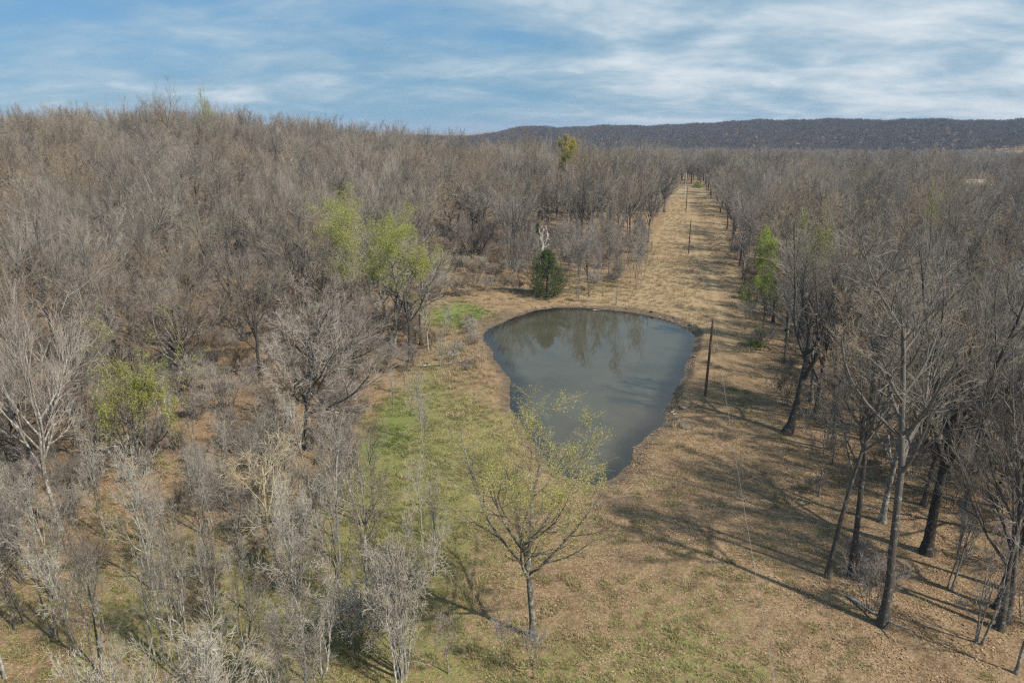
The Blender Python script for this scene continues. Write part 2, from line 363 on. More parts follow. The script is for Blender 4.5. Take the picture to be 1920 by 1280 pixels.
def tree_meshes(tag_, g, mt, mc, ml=None):
    t, c, lv = g
    a = mesh_from('trunk_' + tag_, t[0], t[1], mt, smooth=True)
    b = mesh_from('crown_' + tag_, c[0], c[1], mc)
    l = None
    if lv is not None: l = mesh_from('foliage_' + tag_, lv[0], lv[1], ml, attrs={'tone': ('POINT', 'FLOAT', lv[2])})
    return (a, b, l)
def place(name, meshes, x, y, rz=0.0, sxy=1.0, sz_=1.0, label=None, cat='tree', group=None, tilt=(0, 0), z=None, leafname='foliage'):
    e = bpy.data.objects.new(name, None); COL.objects.link(e); e.empty_display_size = .5
    e.location = (x, y, (tz(x, y) if z is None else z) - .08); e.rotation_euler = (tilt[0], tilt[1], rz); e.scale = (sxy, sxy, sz_)
    obj('trunk', meshes[0], e); c = obj('crown', meshes[1], e)
    if meshes[2] is not None: obj(leafname, meshes[2], c)
    return tag(e, label, cat, group)

# ------------------------------------------------------------------ instanced masses
STORE = {}
def proto_collection(key, sets):
    col = bpy.data.collections.new("store_" + key)
    for i, ms in enumerate(sets):
        c = bpy.data.collections.new("%s_%02d" % (key, i)); col.children.link(c)
        for m in ms:
            if m is not None: c.objects.link(bpy.data.objects.new("piece", m))
    STORE[key] = col; return col
def mass(name, key, P, rot, scl, idx, label, cat, align=None):
    """one object of countless pieces: points that carry the shapes of a store"""
    me = bpy.data.meshes.new(name); P = np.ascontiguousarray(P, np.float32)
    me.vertices.add(len(P)); me.vertices.foreach_set("co", P.ravel())
    for an, typ, val in (("spin", 'FLOAT_VECTOR', rot), ("grow", 'FLOAT_VECTOR', scl), ("pick", 'INT', idx)):
        a = me.attributes.new(an, typ, 'POINT')
        a.data.foreach_set("vector" if typ == 'FLOAT_VECTOR' else "value", np.ascontiguousarray(val, np.int32 if typ == 'INT' else np.float32).ravel())
    o = obj(name, me)
    g = bpy.data.node_groups.new("scatter_" + name, 'GeometryNodeTree')
    g.interface.new_socket("Geometry", in_out='INPUT', socket_type='NodeSocketGeometry')
    g.interface.new_socket("Geometry", in_out='OUTPUT', socket_type='NodeSocketGeometry')
    gi = g.nodes.new("NodeGroupInput"); go = g.nodes.new("NodeGroupOutput")
    ci = g.nodes.new("GeometryNodeCollectionInfo"); ci.inputs[0].default_value = STORE[key]
    ci.inputs[1].default_value = True; ci.inputs[2].default_value = True
    ip = g.nodes.new("GeometryNodeInstanceOnPoints"); ip.inputs['Pick Instance'].default_value = True
    def at(nm, ty):
        n = g.nodes.new("GeometryNodeInputNamedAttribute"); n.data_type = ty; n.inputs[0].default_value = nm; return n.outputs[0]
    g.links.new(gi.outputs[0], ip.inputs['Points']); g.links.new(ci.outputs[0], ip.inputs['Instance'])
    g.links.new(at("pick", 'INT'), ip.inputs['Instance Index'])
    er = g.nodes.new("FunctionNodeEulerToRotation"); g.links.new(at("spin", 'FLOAT_VECTOR'), er.inputs[0])
    g.links.new(er.outputs[0], ip.inputs['Rotation']); g.links.new(at("grow", 'FLOAT_VECTOR'), ip.inputs['Scale'])
    g.links.new(ip.outputs[0], go.inputs[0])
    md = o.modifiers.new("scatter", 'NODES'); md.node_group = g
    return tag(o, label, cat, kind='stuff')

# ------------------------------------------------------------------ the ground
def axis(lo, hi, c, w0, step, grow_):
    a = [c]; s = step
    while a[-1] < hi:
        if a[-1] - c > w0: s *= grow_
        a.append(a[-1] + s)
    b = [c]; s = step
    while b[-1] > lo:
        if c - b[-1] > w0: s *= grow_
        b.append(b[-1] - s)
    return np.array(sorted(set(b + a)))
gx = axis(-4500, 4500, 8, 36, .55, 1.075); gy = axis(-900, 6000, 75, 48, .55, 1.06)
X, Y = np.meshgrid(gx, gy, indexing='ij'); Z = terrain(X, Y)
nx, ny = X.shape
I = np.arange(nx * ny).reshape(nx, ny)
F = np.stack([I[:-1, :-1], I[1:, :-1], I[1:, 1:], I[:-1, 1:]], -1).reshape(-1, 4)
xs, ys = X.ravel(), Y.ravel()
u = xs - lane(ys)
def blob(x, y, cx, cy, rx, ry): return np.exp(-(((x - cx) / rx) ** 2 + ((y - cy) / ry) ** 2))
CLEAR = np.array([(8, 18), (-3, 26), (-8, 38), (-10, 46), (-13, 58), (-14.5, 66), (-12, 74), (-9.5, 84), (-10.5, 95), (-14, 104), (-10, 113), (-4, 118), (6, 120), (18, 120), (24, 122), (31.5, 159), (43, 200), (55.5, 245), (83, 364), (97, 364), (64.4, 215), (46, 146), (36, 105), (28.5, 75), (24, 55), (20, 36), (17, 18)], float)
def ground_masks(x, y):
    uu_ = x - lane(y)
    dcl = loop_dist(x, y, CLEAR); dp = np.full(x.shape, 99.0)
    nr = (np.abs(x - 11) < 45) & (np.abs(y - 82) < 60)
    dp[nr] = loop_dist(x[nr], y[nr], PLOOP)
    opn = 1 - sstep(-1.5, 3.5, dcl)
    straw = opn * sstep(76, 104, y + uu_ * 1.3)
    straw = np.maximum(straw, .9 * blob(x, y, -7, 88, 3.5, 9)); straw = np.maximum(straw, .55 * blob(x, y, 8, 117, 22, 6))
    green = 1.1 * blob(x, y, -8.5, 105, 5.5, 8) + .8 * blob(x, y, -11, 64, 4.5, 13) + .5 * blob(x, y, -9, 84, 3, 12) + .4 * blob(x, y, -5, 58, 6, 16) + .6 * blob(x, y, -9, 46, 7, 14) + .6 * blob(x, y, -18, 34, 13, 11) + .55 * blob(x, y, 3, 29, 12, 6) + .35 * blob(x, y, 11, 36, 6, 10) + .3 * blob(x, y, -2, 60, 5, 18) + .4 * blob(x, y, 14, 126, 10, 8) + .35 * blob(x, y, 25, 70, 2, 10) + .3 * blob(x, y, -30, 42, 10, 8)
    green = green + .12 * opn * sstep(130, 160, y)
    mud = 1 - sstep(.2, 1.6, dp); mud = np.maximum(mud, 1.1 * (1 - sstep(1.8, 4.8, dp)) * blob(x, y, -3, 98, 7, 14))
    mud = np.maximum(mud, .7 * (1 - sstep(.3, 3.0, dp)) * blob(x, y, -1, 74, 5, 14))
    return straw, np.clip(green, 0, 1), np.clip(mud, 0, 1), dp, dcl
straw, green, mud, dpond, dclear = ground_masks(xs, ys)
gm, t, b = new_mat('ground_soil')
geo = t.nodes.new("ShaderNodeNewGeometry").outputs['Position']
def attr(nm):
    a = t.nodes.new("ShaderNodeAttribute"); a.attribute_name = nm; return a.outputs['Fac']
big = tnoise(t, .22, 5, .62, geo); mid = tnoise(t, 1.1, 5, .65, geo); fine = tnoise(t, 7.5, 4, .7, geo)
vor = t.nodes.new("ShaderNodeTexVoronoi"); vor.inputs['Scale'].default_value = 6.5; t.links.new(geo, vor.inputs['Vector'])
vr = t.nodes.new("ShaderNodeSeparateColor"); t.links.new(vor.outputs['Color'], vr.inputs[0])
leafc = tramp(t, vr.outputs[0], [(0.0, (.125, .082, .049)), (.35, (.225, .150, .088)), (.7, (.32, .222, .136)), (1.0, (.43, .318, .208))])
litc = tmix(t, .55, leafc, tramp(t, mid, [(.3, (.165, .106, .058)), (.7, (.345, .24, .142))]))
strc = tramp(t, fine, [(.28, (.18, .122, .066)), (.5, (.33, .238, .138)), (.75, (.47, .36, .22))])
strc = tmix(t, math_node(t, 'MULTIPLY', ramp01(t, big, .5, .7), .6), strc, tramp(t, fine, [(.3, (.17, .15, .065)), (.7, (.33, .275, .14))]))
grnc = tramp(t, fine, [(.28, (.10, .10, .035)), (.5, (.20, .195, .07)), (.75, (.33, .30, .14))])
lush = tramp(t, fine, [(.28, (.075, .10, .026)), (.5, (.145, .195, .05)), (.75, (.25, .27, .09))])
grnc = tmix(t, attr('lush'), grnc, lush)
mudc = tramp(t, mid, [(.3, (.075, .058, .042)), (.7, (.20, .15, .105))])
def edge(a, n_, wd=.5):
    s = math_node(t, 'ADD', a, math_node(t, 'MULTIPLY', math_node(t, 'SUBTRACT', n_, .5), 1.5)); return ramp01(t, s, .5 - wd / 2, .5 + wd / 2)
litc = tmix(t, 1.0, litc, tramp(t, tnoise(t, .45, 6, .7, geo), [(.32, (.62, .60, .58)), (.52, (1.0, 1.0, 1.0)), (.72, (1.18, 1.16, 1.12))]), 'MULTIPLY')
c = tmix(t, edge(attr('straw'), mid), litc, strc)
c = tmix(t, math_node(t, 'MULTIPLY', edge(attr('rut'), mid, .5), .7), c, tramp(t, fine, [(.3, (.16, .105, .06)), (.7, (.32, .225, .135))]))
gs = math_node(t, 'ADD', attr('green'), math_node(t, 'MULTIPLY', math_node(t, 'SUBTRACT', tnoise(t, 1.4, 9, .82, geo), .5), 3.0))
c = tmix(t, math_node(t, 'MULTIPLY', ramp01(t, gs, .38, .72), .9), c, grnc)
c = tmix(t, math_node(t, 'MULTIPLY', edge(attr('mud'), fine, .4), .9), c, mudc)
t.links.new(c, b.inputs['Base Color']); b.inputs['Roughness'].default_value = .97; b.inputs['Specular IOR Level'].default_value = .08
bp = t.nodes.new("ShaderNodeBump"); bp.inputs['Strength'].default_value = .8; bp.inputs['Distance'].default_value = .12
t.links.new(math_node(t, 'ADD', fine, math_node(t, 'MULTIPLY', mid, 1.5)), bp.inputs['Height']); t.links.new(bp.outputs[0], b.inputs['Normal'])
gme = mesh_from('ground', np.stack([xs, ys, Z.ravel()], 1), F, gm, smooth=True, attrs={k: ('POINT', 'FLOAT', v.astype(np.float32)) for k, v in (('straw', straw), ('green', green), ('mud', mud), ('rut', np.clip((blob(xs, ys*0, 0, 0, 1, 1)*0) + sstep(40, 70, ys) * (1 - sstep(330, 365, ys)) * (np.exp(-((u - 5.6) / 1.5) ** 2) + .8 * np.exp(-((u - 2.6) / .8) ** 2)), 0, 1)), ('lush', np.clip(1.2 * blob(xs, ys, -8.5, 105, 6, 10) + .9 * blob(xs, ys, -12, 62, 4, 10), 0, 1)))})
tag(obj('ground', gme), 'leaf-strewn and grassy ground of clearing, woods and hills', None, kind='structure')

# ------------------------------------------------------------------ the pond
px_ = np.arange(-7, 29.1, .45); py_ = np.arange(49, 115.1, .45)
PX, PY = np.meshgrid(px_, py_, indexing='ij'); dd = loop_dist(PX, PY, PLOOP).reshape(PX.shape)
I = np.arange(PX.size).reshape(PX.shape)
F = np.stack([I[:-1, :-1], I[1:, :-1], I[1:, 1:], I[:-1, 1:]], -1).reshape(-1, 4)
keep = (dd.ravel()[F] < .9).all(1); F = F[keep]
dep = (-.35 - terrain(PX, PY)).ravel()
used = np.unique(F); rem = np.full(PX.size, -1); rem[used] = np.arange(len(used))
wm, t, b = new_mat('pond_water')
t.nodes.remove(b)
geo = t.nodes.new("ShaderNodeNewGeometry").outputs['Position']
da = t.nodes.new("ShaderNodeAttribute"); da.attribute_name = 'depth'
murk = t.nodes.new("ShaderNodeBsdfDiffuse")
t.links.new(tramp(t, tnoise(t, .12, 4, .6, geo, 1.0), [(.3, (.054, .050, .031)), (.7, (.084, .080, .056))]), murk.inputs[0])
tra = t.nodes.new("ShaderNodeBsdfTransparent"); tra.inputs[0].default_value = (.82, .76, .66, 1)
body = t.nodes.new("ShaderNodeMixShader")
t.links.new(ramp01(t, math_node(t, 'ADD', da.outputs['Fac'], math_node(t, 'MULTIPLY', tnoise(t, .7, 4, .6, geo), .12)), -.05, .42), body.inputs[0])
t.links.new(tra.outputs[0], body.inputs[1]); t.links.new(murk.outputs[0], body.inputs[2])
glo = t.nodes.new("ShaderNodeBsdfGlossy"); glo.inputs['Roughness'].default_value = .022
fr = t.nodes.new("ShaderNodeFresnel"); fr.inputs[0].default_value = 1.60
mx = t.nodes.new("ShaderNodeMixShader"); t.links.new(fr.outputs[0], mx.inputs[0])
t.links.new(body.outputs[0], mx.inputs[1]); t.links.new(glo.outputs[0], mx.inputs[2])
mp = t.nodes.new("ShaderNodeMapping"); mp.inputs['Scale'].default_value = (1, 1.6, 1); t.links.new(geo, mp.inputs[0])
rip = tnoise(t, 2.2, 3, .55, mp.outputs[0], .3); gate = ramp01(t, tnoise(t, .09, 3, .5, geo), .4, .65)
bp = t.nodes.new("ShaderNodeBump"); bp.inputs['Distance'].default_value = .05
t.links.new(math_node(t, 'ADD', .008, math_node(t, 'MULTIPLY', gate, .035)), bp.inputs['Strength'])
t.links.new(rip, bp.inputs['Height'])
t.links.new(bp.outputs[0], glo.inputs['Normal']); t.links.new(bp.outputs[0], fr.inputs['Normal'])
t.links.new(mx.outputs[0], t.nodes["Material Output"].inputs[0])
pme = mesh_from('pond_water', np.stack([PX.ravel(), PY.ravel(), np.full(PX.size, -.35)], 1)[used], rem[F], wm, smooth=True, attrs={'depth': ('POINT', 'FLOAT', dep[used].astype(np.float32))})
tag(obj('pond_water', pme), 'murky pond mirroring the sky in the clearing', None, kind='structure')

# ------------------------------------------------------------------ tree kinds
rng = np.random.default_rng(11)
OAK = [tree_meshes('oak%d' % i, grow(100 + i, 'oak', h=16 + i % 2, w=11.5 + (i % 3)), M['bark_dark'], M[('twig_grey', 'twig_brown', 'twig_grey', 'twig_mauve')[i]]) for i in range(4)]
VASE = [tree_meshes('vase%d' % i, grow(200 + i, 'vase', w=(11, 9, 12, 10)[i]), M[('bark_grey', 'bark_dark')[i % 2]], M[('twig_mauve', 'twig_grey', 'twig_brown', 'twig_grey')[i]]) for i in range(4)]
SLIM = [tree_meshes('slim%d' % i, grow(300 + i, 'slim'), M[('bark_dark', 'bark_grey', 'bark_dark')[i]], M[('twig_grey', 'twig_mauve', 'twig_brown')[i]]) for i in range(3)]
BUSH = [tree_meshes('bush%d' % i, grow(400 + i, 'bush'), M['bark_grey'], M[('twig_mauve', 'twig_mauve', 'twig_grey')[i]]) for i in range(3)]
PALE = [tree_meshes('pale%d' % i, grow(500 + i, 'pale', tip=(.011, .007), stems=(1, 1, 2, 3)[i], spread=.2, k=((9, 5, 4, 3), (9, 5, 4, 3), (6, 5, 4, 3), (5, 4, 4, 3))[i]), M[('bark_pale', 'bark_grey')[i % 2]], M[('twig_pale', 'twig_mauve', 'twig_pale', 'twig_grey')[i]]) for i in range(4)]
WHIP = [tree_meshes('whip%d' % i, grow(600 + i, 'whip'), M['bark_grey'], M[('twig_mauve', 'twig_grey', 'twig_mauve')[i]]) for i in range(3)]
SHRUB = [tree_meshes('shrub%d' % i, grow(700 + i, 'bush', h=3.6, w=3.2, tf=.62, r=.028, k=(5, 4, 4, 3), l=(.7, .55, .55, .6), wig=(.2, .2, .2, .2), stems=7, spread=.45, tip=(.008, .006), sides=(5, 4, 3, 3, 3)), M['bark_grey'], M[('twig_brown', 'twig_mauve', 'twig_grey', 'twig_pale')[i]]) for i in range(4)]
FAR = [tree_meshes('far%d' % i, grow(800 + i, ('oak', 'vase')[i % 2], h=13, w=10.5, k=(6, 7, 6, 3), tip=(.06, .045), sides=(5, 4, 3, 3, 3)), M['twig_far_shaded'], M['twig_far_shaded']) for i in range(3)]
YOUNG = tree_meshes('budding', grow(850, 'bush', h=13, w=8, kmul=.9, leaf=dict(per=3, size=.14, jit=.16, zmin=.55)), M['bark_grey'], M['twig_grey'], M['leaf_green'])
BIG = OAK + VASE + SLIM + BUSH            # 14 kinds
HGT = [16, 17, 16, 17, 17, 17, 17, 17, 17, 17, 17, 10, 10, 10]

# ------------------------------------------------------------------ single trees that stand out
HERO_XY = []
def hero(name, ms, xy, rz, sxy, szz, label, tilt=(0, 0), cat='tree', group=None, leafname='foliage'):
    HERO_XY.append(xy)
    return place(name, ms, xy[0], xy[1], rz, sxy, szz, label, cat, group, tilt, leafname=leafname)
willow = tree_meshes('willow', grow(27, 'vase', h=14.6, w=14.5, tf=.50, r=.21, k=(11, 7, 8, 6), a=(.55, .5, .5, .45), l=(.95, .5, .5, .6), up=(.10, .08, .06, .05), lean=(-.05, 0), tr=(.40, .97), tip=(.009, .005), taper=.4, twig_w=.03,
    leaf=dict(per=9, size=.075, jit=.11, zmin=.40, keep=-1.2)), M['bark_grey'], M['twig_brown'], M['leaf_willow'])
hero('leafing_tree', willow, (1.23, 33.22), .6, 1, 1, 'pale yellow-green leafing tree standing alone before the near end of the pond')
r5 = tree_meshes('leaning', grow(34, 'oak', h=23, w=14, tf=.55, r=.38, lean=(.32, .05), k=(8, 8, 7, 5), a=(.75, .65, .6, .5), tr=(.4, 1), bow=-.03), M['bark_dark'], M['twig_grey'])
hero('leaning_tree', r5, (26.26, 60.82), 0, 1, 1, 'large bare tree leaning right over the woods at the mown lane')
r1 = tree_meshes('tall1', grow(35, 'slim', h=24, w=10, tf=.70, r=.25, k=(12, 7, 6, 5), l=(.42, .5, .5, .55), lean=(.02, .0), tr=(.48, 1), taper=.45, twig_w=.03), M['bark_dark'], M['twig_grey'])
hero('bare_tree', r1, (21.86, 34.21), 1.0, 1, 1, 'tall dark-trunked bare tree nearest the camera on the right edge of the lane')
r2 = tree_meshes('tall2', grow(36, 'slim', h=20, w=7, tf=.7, r=.20, k=(11, 6, 6, 4), l=(.35, .5, .5, .55), lean=(.05, .0), tr=(.5, 1), taper=.4, twig_w=.03), M['bark_dark'], M['twig_grey'])
hero('bare_tree', r2, (22.19, 38.93), 2.0, 1, 1, 'right one of two slim dark trunks standing close together at the lane edge', group=None)
r3 = tree_meshes('tall3', grow(37, 'slim', h=18, w=6.5, tf=.7, r=.16, k=(11, 6, 6, 4), l=(.35, .5, .5, .55), lean=(.06, .0), tr=(.48, 1), taper=.4, twig_w=.03), M['bark_dark'], M['twig_grey'])
hero('bare_tree', r3, (20.64, 38.85), .3, 1, 1, 'left one of two slim dark trunks standing close together at the lane edge')
r4 = tree_meshes('tall4', grow(38, 'oak', h=24, w=13, tf=.56, r=.34, k=(9, 8, 7, 5), lean=(-.03, .0), tr=(.5, 1), taper=.6, twig_w=.012), M['bark_dark'], M['twig_grey'])
hero('bare_tree', r4, (28.85, 41.81), 0, 1, 1, 'thickest black-barked trunk among the foreground trees on the right')
grn = tree_meshes('green', grow(40, 'oak', h=21, w=17.5, tf=.34, r=.30, k=(6, 8, 8, 7), stems=2, spread=.25, leaf=dict(per=11, size=.14, jit=.26, zmin=.22, keep=-.7)), M['bark_grey'], M['twig_grey'], M['leaf_green'])
hero('leafing_tree', grn, (-15.41, 85.86), .4, 1, 1, 'broad tree in fresh green leaf at the wood edge left of the pond')
yel = tree_meshes('yellow', grow(41, 'vase', h=23, w=11, tf=.4, r=.36, k=(8, 9, 8, 8), leaf=dict(per=10, size=.28, jit=.22, zmin=.60)), M['bark_dark'], M['twig_grey'], M['leaf_yellow'])
hero('leafing_tree', yel, (20.13, 224.00), 0, 1.1, 1.03, 'tall tree with a yellow-green top in the far row left of the lane')
nar = tree_meshes('narrow', grow(42, 'slim', h=16, w=4.2, tf=.9, r=.10, k=(18, 6, 5, 5), tr=(.22, 1), leaf=dict(per=6, size=.12, jit=.2)), M['bark_grey'], M['twig_grey'], M['leaf_bright'])
hero('leafing_tree', nar, (34.55, 91.78), 0, 1, 1, 'narrow upright bright green tree at the right edge of the lane')
lgr = tree_meshes('lgreen', grow(43, 'bush', h=11.5, w=7.8, tf=.25, r=.16, stems=2, spread=.2, kmul=.78, leaf=dict(per=6, size=.115, jit=.12, keep=-.7)), M['bark_grey'], M['twig_grey'], M['leaf_green'])
hero('leafing_tree', lgr, (-31.06, 52.90), .5, 1.05, 1.2, 'round light green leafing tree among bare ones at the far left')
mau = tree_meshes('mauve', grow(44, 'bush', h=12.5, w=11, tf=.24, r=.24, k=(9, 9, 8, 8)), M['bark_dark'], M['twig_mauve'])
hero('bare_tree', mau, (-8.07, 138.00), 0, 1, 1, 'rounded mauve-twigged tree behind the left end of the pond')
hero('bare_tree', mau, (-0.24, 156.83), 2.0, 1.0, 1.02, 'pale mauve rounded crown just left of the white snag')
hero('leafing_tree', YOUNG, (38.5, 88), 1, 1.0, 1.5, 'pale green crown rising behind the leaning tree on the right')
hero('leafing_tree', YOUNG, (67, 112), 2.2, 1.0, 1.5, 'yellow-green crown in the right woods below the tan field')
hero('leafing_tree', YOUNG, (-100, 238), 2.2, .7, 1.95, 'yellowish budding tree on the skyline of the left rise')
hero('bare_tree', OAK[1], (-112, 236), 1.2, .8, 1.62, 'bare crown standing highest on the skyline of the left rise')
hero('leafing_tree', YOUNG, (104, 330), .2, 1.0, 1.4, 'small yellow-green crown beside the far end of the lane')
row = [tree_meshes('row%d' % i, grow(50 + i, 'oak', h=21 + i, w=11, tf=.38, r=.36, k=(8, 9, 8, 7), a=(.6, .6, .6, .6), tr=(.5, 1)), M['bark_dark'], M['twig_grey']) for i in range(2)]
hero('bare_tree', row[0], (40.05, 228.57), 1, 1.05, 1.0, 'dark-limbed tree in the far row, between the yellow-topped tree and the lane')
hero('bare_tree', row[1], (52.54, 242.24), 2, 1, .95, 'last dark tree of the far row where it meets the lane')
hero('bare_tree', row[1], (28.98, 226.43), 4, .95, .92, 'dark-limbed tree just right of the yellow-topped tree in the far row')
hero('bare_tree', row[0], (8.15, 213.81), 5, 1, .9, 'bare tree of the far row left of the yellow-topped tree')
ytw = tree_meshes('ytwig', grow(60, 'pale', h=9.5, w=6.5, tf=.5, r=.10, k=(8, 5, 4, 3), a=(.75, .65, .6, .6), stems=1, lean=(-.1, 0), tip=(.014, .009)), M['twig_straw'], M['twig_straw'])
hero('bare_tree', ytw, (-15.45, 39.45), .4, 1, 1, 'straw-yellow barked small tree with wide branches in the left foreground')
# pale thin trees of the left foreground
pale_list = [(-22.89, 37.65, 1.0,0), (-15.98, 35.38, 1.0,1), (-19.43, 31.43, .95,2), (-17.20, 29.89, 1.0,3), (-10.86, 29.82, 1.05,1), (-15.35, 42.99, .9,0), (-12.39, 43.28, 1.0,1), (-28.62, 36.87, 1.0,0), (-26.86, 33.80, .9,2), (-11.64, 40.47, 1.05,0), (-8.53, 34.57, 1.1,1), (-6.58, 44.28, .7,0), (-5.14, 39.31, .75,2), (-29.36, 34.27, 1.1,1), (-29.04, 43.37, .8,2), (-22.29, 43.74, .85,3), (-21.46, 46.55, .9,0), (-10.67, 47.16, .8,1), (-22.12, 30.43, 1.0,3), (-27.41, 30.56, 1.1,0)]
ORD = 'first second third fourth fifth sixth seventh eighth ninth tenth eleventh twelfth thirteenth fourteenth fifteenth sixteenth seventeenth eighteenth nineteenth twentieth'.split()
_rank = sorted(range(len(pale_list)), key=lambda i: pale_list[i][0] / pale_list[i][1])
PLB = {i: '%s from the left of the thin pale bare trees in the left foreground' % ORD[k] for k, i in enumerate(_rank)}
for i, (a, b_, s_, k_) in enumerate(pale_list):
    x, y = (a, b_)
    hero('bare_tree', PALE[k_], (x, y), i * 1.7, s_ * .8, s_ * (1 + .08 * math.sin(i * 2.3)), PLB[i], group='pale thin trees in the left foreground')
mst = tree_meshes('multi', grow(61, 'pale', h=9.6, w=4.2, tf=.66, r=.07, stems=6, spread=.26, k=(6, 6, 5, 3), tip=(.012, .008)), M['bark_pale'], M['twig_pale'])
hero('bare_tree', mst, (-5.82, 30.11), 0, 1, 1, 'clump of several pale stems rising left of the lone leafing tree')
hero('bare_tree', mst, (-13.43, 37.12), 2, .8, .8, 'pale many-stemmed clump in front of the straw-yellow tree')
plum = tree_meshes('plum', grow(62, 'bush', h=5.2, w=5.4, tf=.3, r=.05, k=(5, 5, 4, 3), stems=4, spread=.4, l=(1.4, .5, .5, .5), leaf=dict(per=3, size=.06, jit=.05, keep=-.6, lw=.9)), M['bark_grey'], M['twig_mauve'], M['blossom'])
hero('flowering_shrub', plum, (-8.74, 32.18), 0, 1, 1, 'shrub speckled with white blossom near the bottom edge', cat='shrub', leafname='blossom')
# the two saplings and thin trees on the green strip
for i, (a, b_, s_) in enumerate([(-8.44, 59.28, .85), (-7.73, 57.09, .62), (-12.30, 66.39, .55), (-11.72, 71.08, .6)]):
    hero('bare_tree', PALE[i % 2], (a, b_), i * 2.1, s_ * .8, s_, 'slender bare sapling on the green strip left of the pond', group='saplings on the green strip')
for i, (a, b_, s_) in enumerate([(-0.58, 30.97, .42), (-3.41, 30.37, .45), (1.14, 30.05, .40)]):
    hero('bare_tree', WHIP[i % 3], (a, b_), i * 2.1, s_ * 1.6, s_ * 1.05, 'small dark sapling at the bottom edge by the lone tree', group='saplings at the bottom edge')
# bank tree with dark ivy thicket
hero('bare_tree', PALE[0], (-10.94, 86.15), 1.1, 1.2, 1.15, 'thin pale tree at the left bank beside the brush pile')
# right foreground smaller trees
rlist = [(24.56, 49.48, WHIP,1,1.2,1.1), (28.05, 37.87, PALE,2,.8,.75), (26.78, 32.99, PALE,3,.8,.7), (27.30, 30.66, PALE,1,1.0,.9), (33.67, 54.95, SLIM,0,.7,.72), (37.44, 58.32, SLIM,2,.75,.8), (36.69, 50.91, SLIM,1,.9,.9), (49.01, 63.89, OAK,0,.9,.95), (30.92, 55.04, SLIM,2,.6,.65), (27.80, 54.49, WHIP,2,1.0,1.0), (35.91, 43.13, OAK,3,.9,1.0), (37.10, 47.25, VASE,1,.8,.9), (36.04, 63.56, VASE,2,.8,.85), (32.31, 64.75, SLIM,1,.8,.8), (33.39, 74.74, SLIM,2,.8,.85), (34.25, 82.70, SLIM,0,.75,.8)]
rl = ['thin sapling at the lane edge beyond the two slim trunks', 'small forked grey tree right of the thick black trunk', 'low pale-twigged tree near the lower right corner', 'pale twiggy tree in the lower right corner', 'slim trunk seen between the foreground trees on the right', 'second slim trunk behind the thick black one', 'straight grey trunk right of the thick black trunk', 'bare spreading tree behind the fallen white limbs', 'slim pole of a tree close right of the leaning tree', 'thin grey sapling in front of the leaning tree', 'bare spreading tree at the right border of the picture', 'upright grey tree before the fallen white limbs', 'bare upswept tree right of the leaning trunk', 'slim bare tree directly behind the leaning trunk', 'slim tree at the lane edge beyond the leaning one', 'dark slim tree at the lane edge by the narrow green tree']
for i, (a, b_, ks, k_, sx_, sz_) in enumerate(rlist):
    hero('bare_tree', ks[k_], (a, b_), i * 1.3, sx_, sz_, rl[i])
# thin tangle of the left foreground
g = np.random.default_rng(15)
tx = g.uniform(-50, -5, 112); ty = g.uniform(21, 60, 112); tdc = loop_dist(tx, ty, CLEAR)
tk = (tdc > 1.0) & (np.abs(np.degrees(np.arctan2(tx, ty))) < 44) & ~((np.abs(tx + 14) < 3) & (np.abs(ty - 37) < 4)) & ~((np.abs(tx + 29) < 4) & (ty < 54) & (ty > 44))
for i, (a, b_) in enumerate(zip(tx[tk], ty[tk])):
    wh = g.random() < .38; s_ = g.uniform(.5, 1.05)
    ms = WHIP[int(g.integers(0, 3))] if wh else PALE[int(g.integers(0, 4))]
    place('bare_sapling', ms, a, b_, g.uniform(0, 6), s_ * g.uniform(.75, 1.15), s_, 'thin dark-twigged sapling in the tangle of the left foreground' if wh else 'thin grey-twigged young tree in the tangle of the left foreground', 'sapling', 'dark saplings of the left thicket' if wh else 'grey young trees of the left thicket', (g.normal(0, .11), g.normal(0, .11)))
px2 = g.uniform(-20, -5.5, 60); py2 = g.uniform(22, 50, 60); tk = (loop_dist(px2, py2, CLEAR) > .6) & ~((np.abs(px2 + 15.8) < 2) & (np.abs(py2 - 38) < 4))
for i, (a, b_) in enumerate(zip(px2[tk][:20], py2[tk][:20])):
    s_ = g.uniform(.45, .95)
    place('bare_sapling', PALE[(0, 2)[i % 2]], a, b_, g.uniform(0, 6), s_ * g.uniform(.8, 1.25), s_, 'thin whitish sapling in the pale tangle left of the lone tree', 'sapling', 'whitish saplings left of the lone tree', (g.normal(0, .1), g.normal(0, .1)))
tx = g.uniform(24, 62, 60); ty = g.uniform(30, 68, 60); tu = tx - lane(ty)
tk = (tu > 8.5) & (np.degrees(np.arctan2(tx, ty)) < 41)
for i, (a, b_) in enumerate(zip(tx[tk][:18], ty[tk][:18])):
    s_ = g.uniform(.85, 1.15); HERO_XY.append((a, b_))
    place('bare_tree', SLIM[int(g.integers(0, 3))] if g.random() < .7 else VASE[int(g.integers(1, 4))], a, b_, g.uniform(0, 6), s_ * .95, s_, 'slim dark trunk scattered through the right foreground woods', 'tree', 'slim trunks of the right foreground', (g.normal(0, .05), g.normal(0, .05)))
# dead white snag
sn = grow(63, 'oak', h=11.5, w=3.8, tf=.55, r=.15, k=(4, 3, 2, 2), a=(.45, .6, .6, .6), l=(.75, .4, .3, .3), tr=(.45, .95), tip=(.03, .02))
hero('dead_snag', tree_meshes('snag', sn, M['deadwood'], M['deadwood']), (5.05, 128.94), .3, .8, .92, 'bleached white dead snag standing behind the cedar', cat='dead tree')

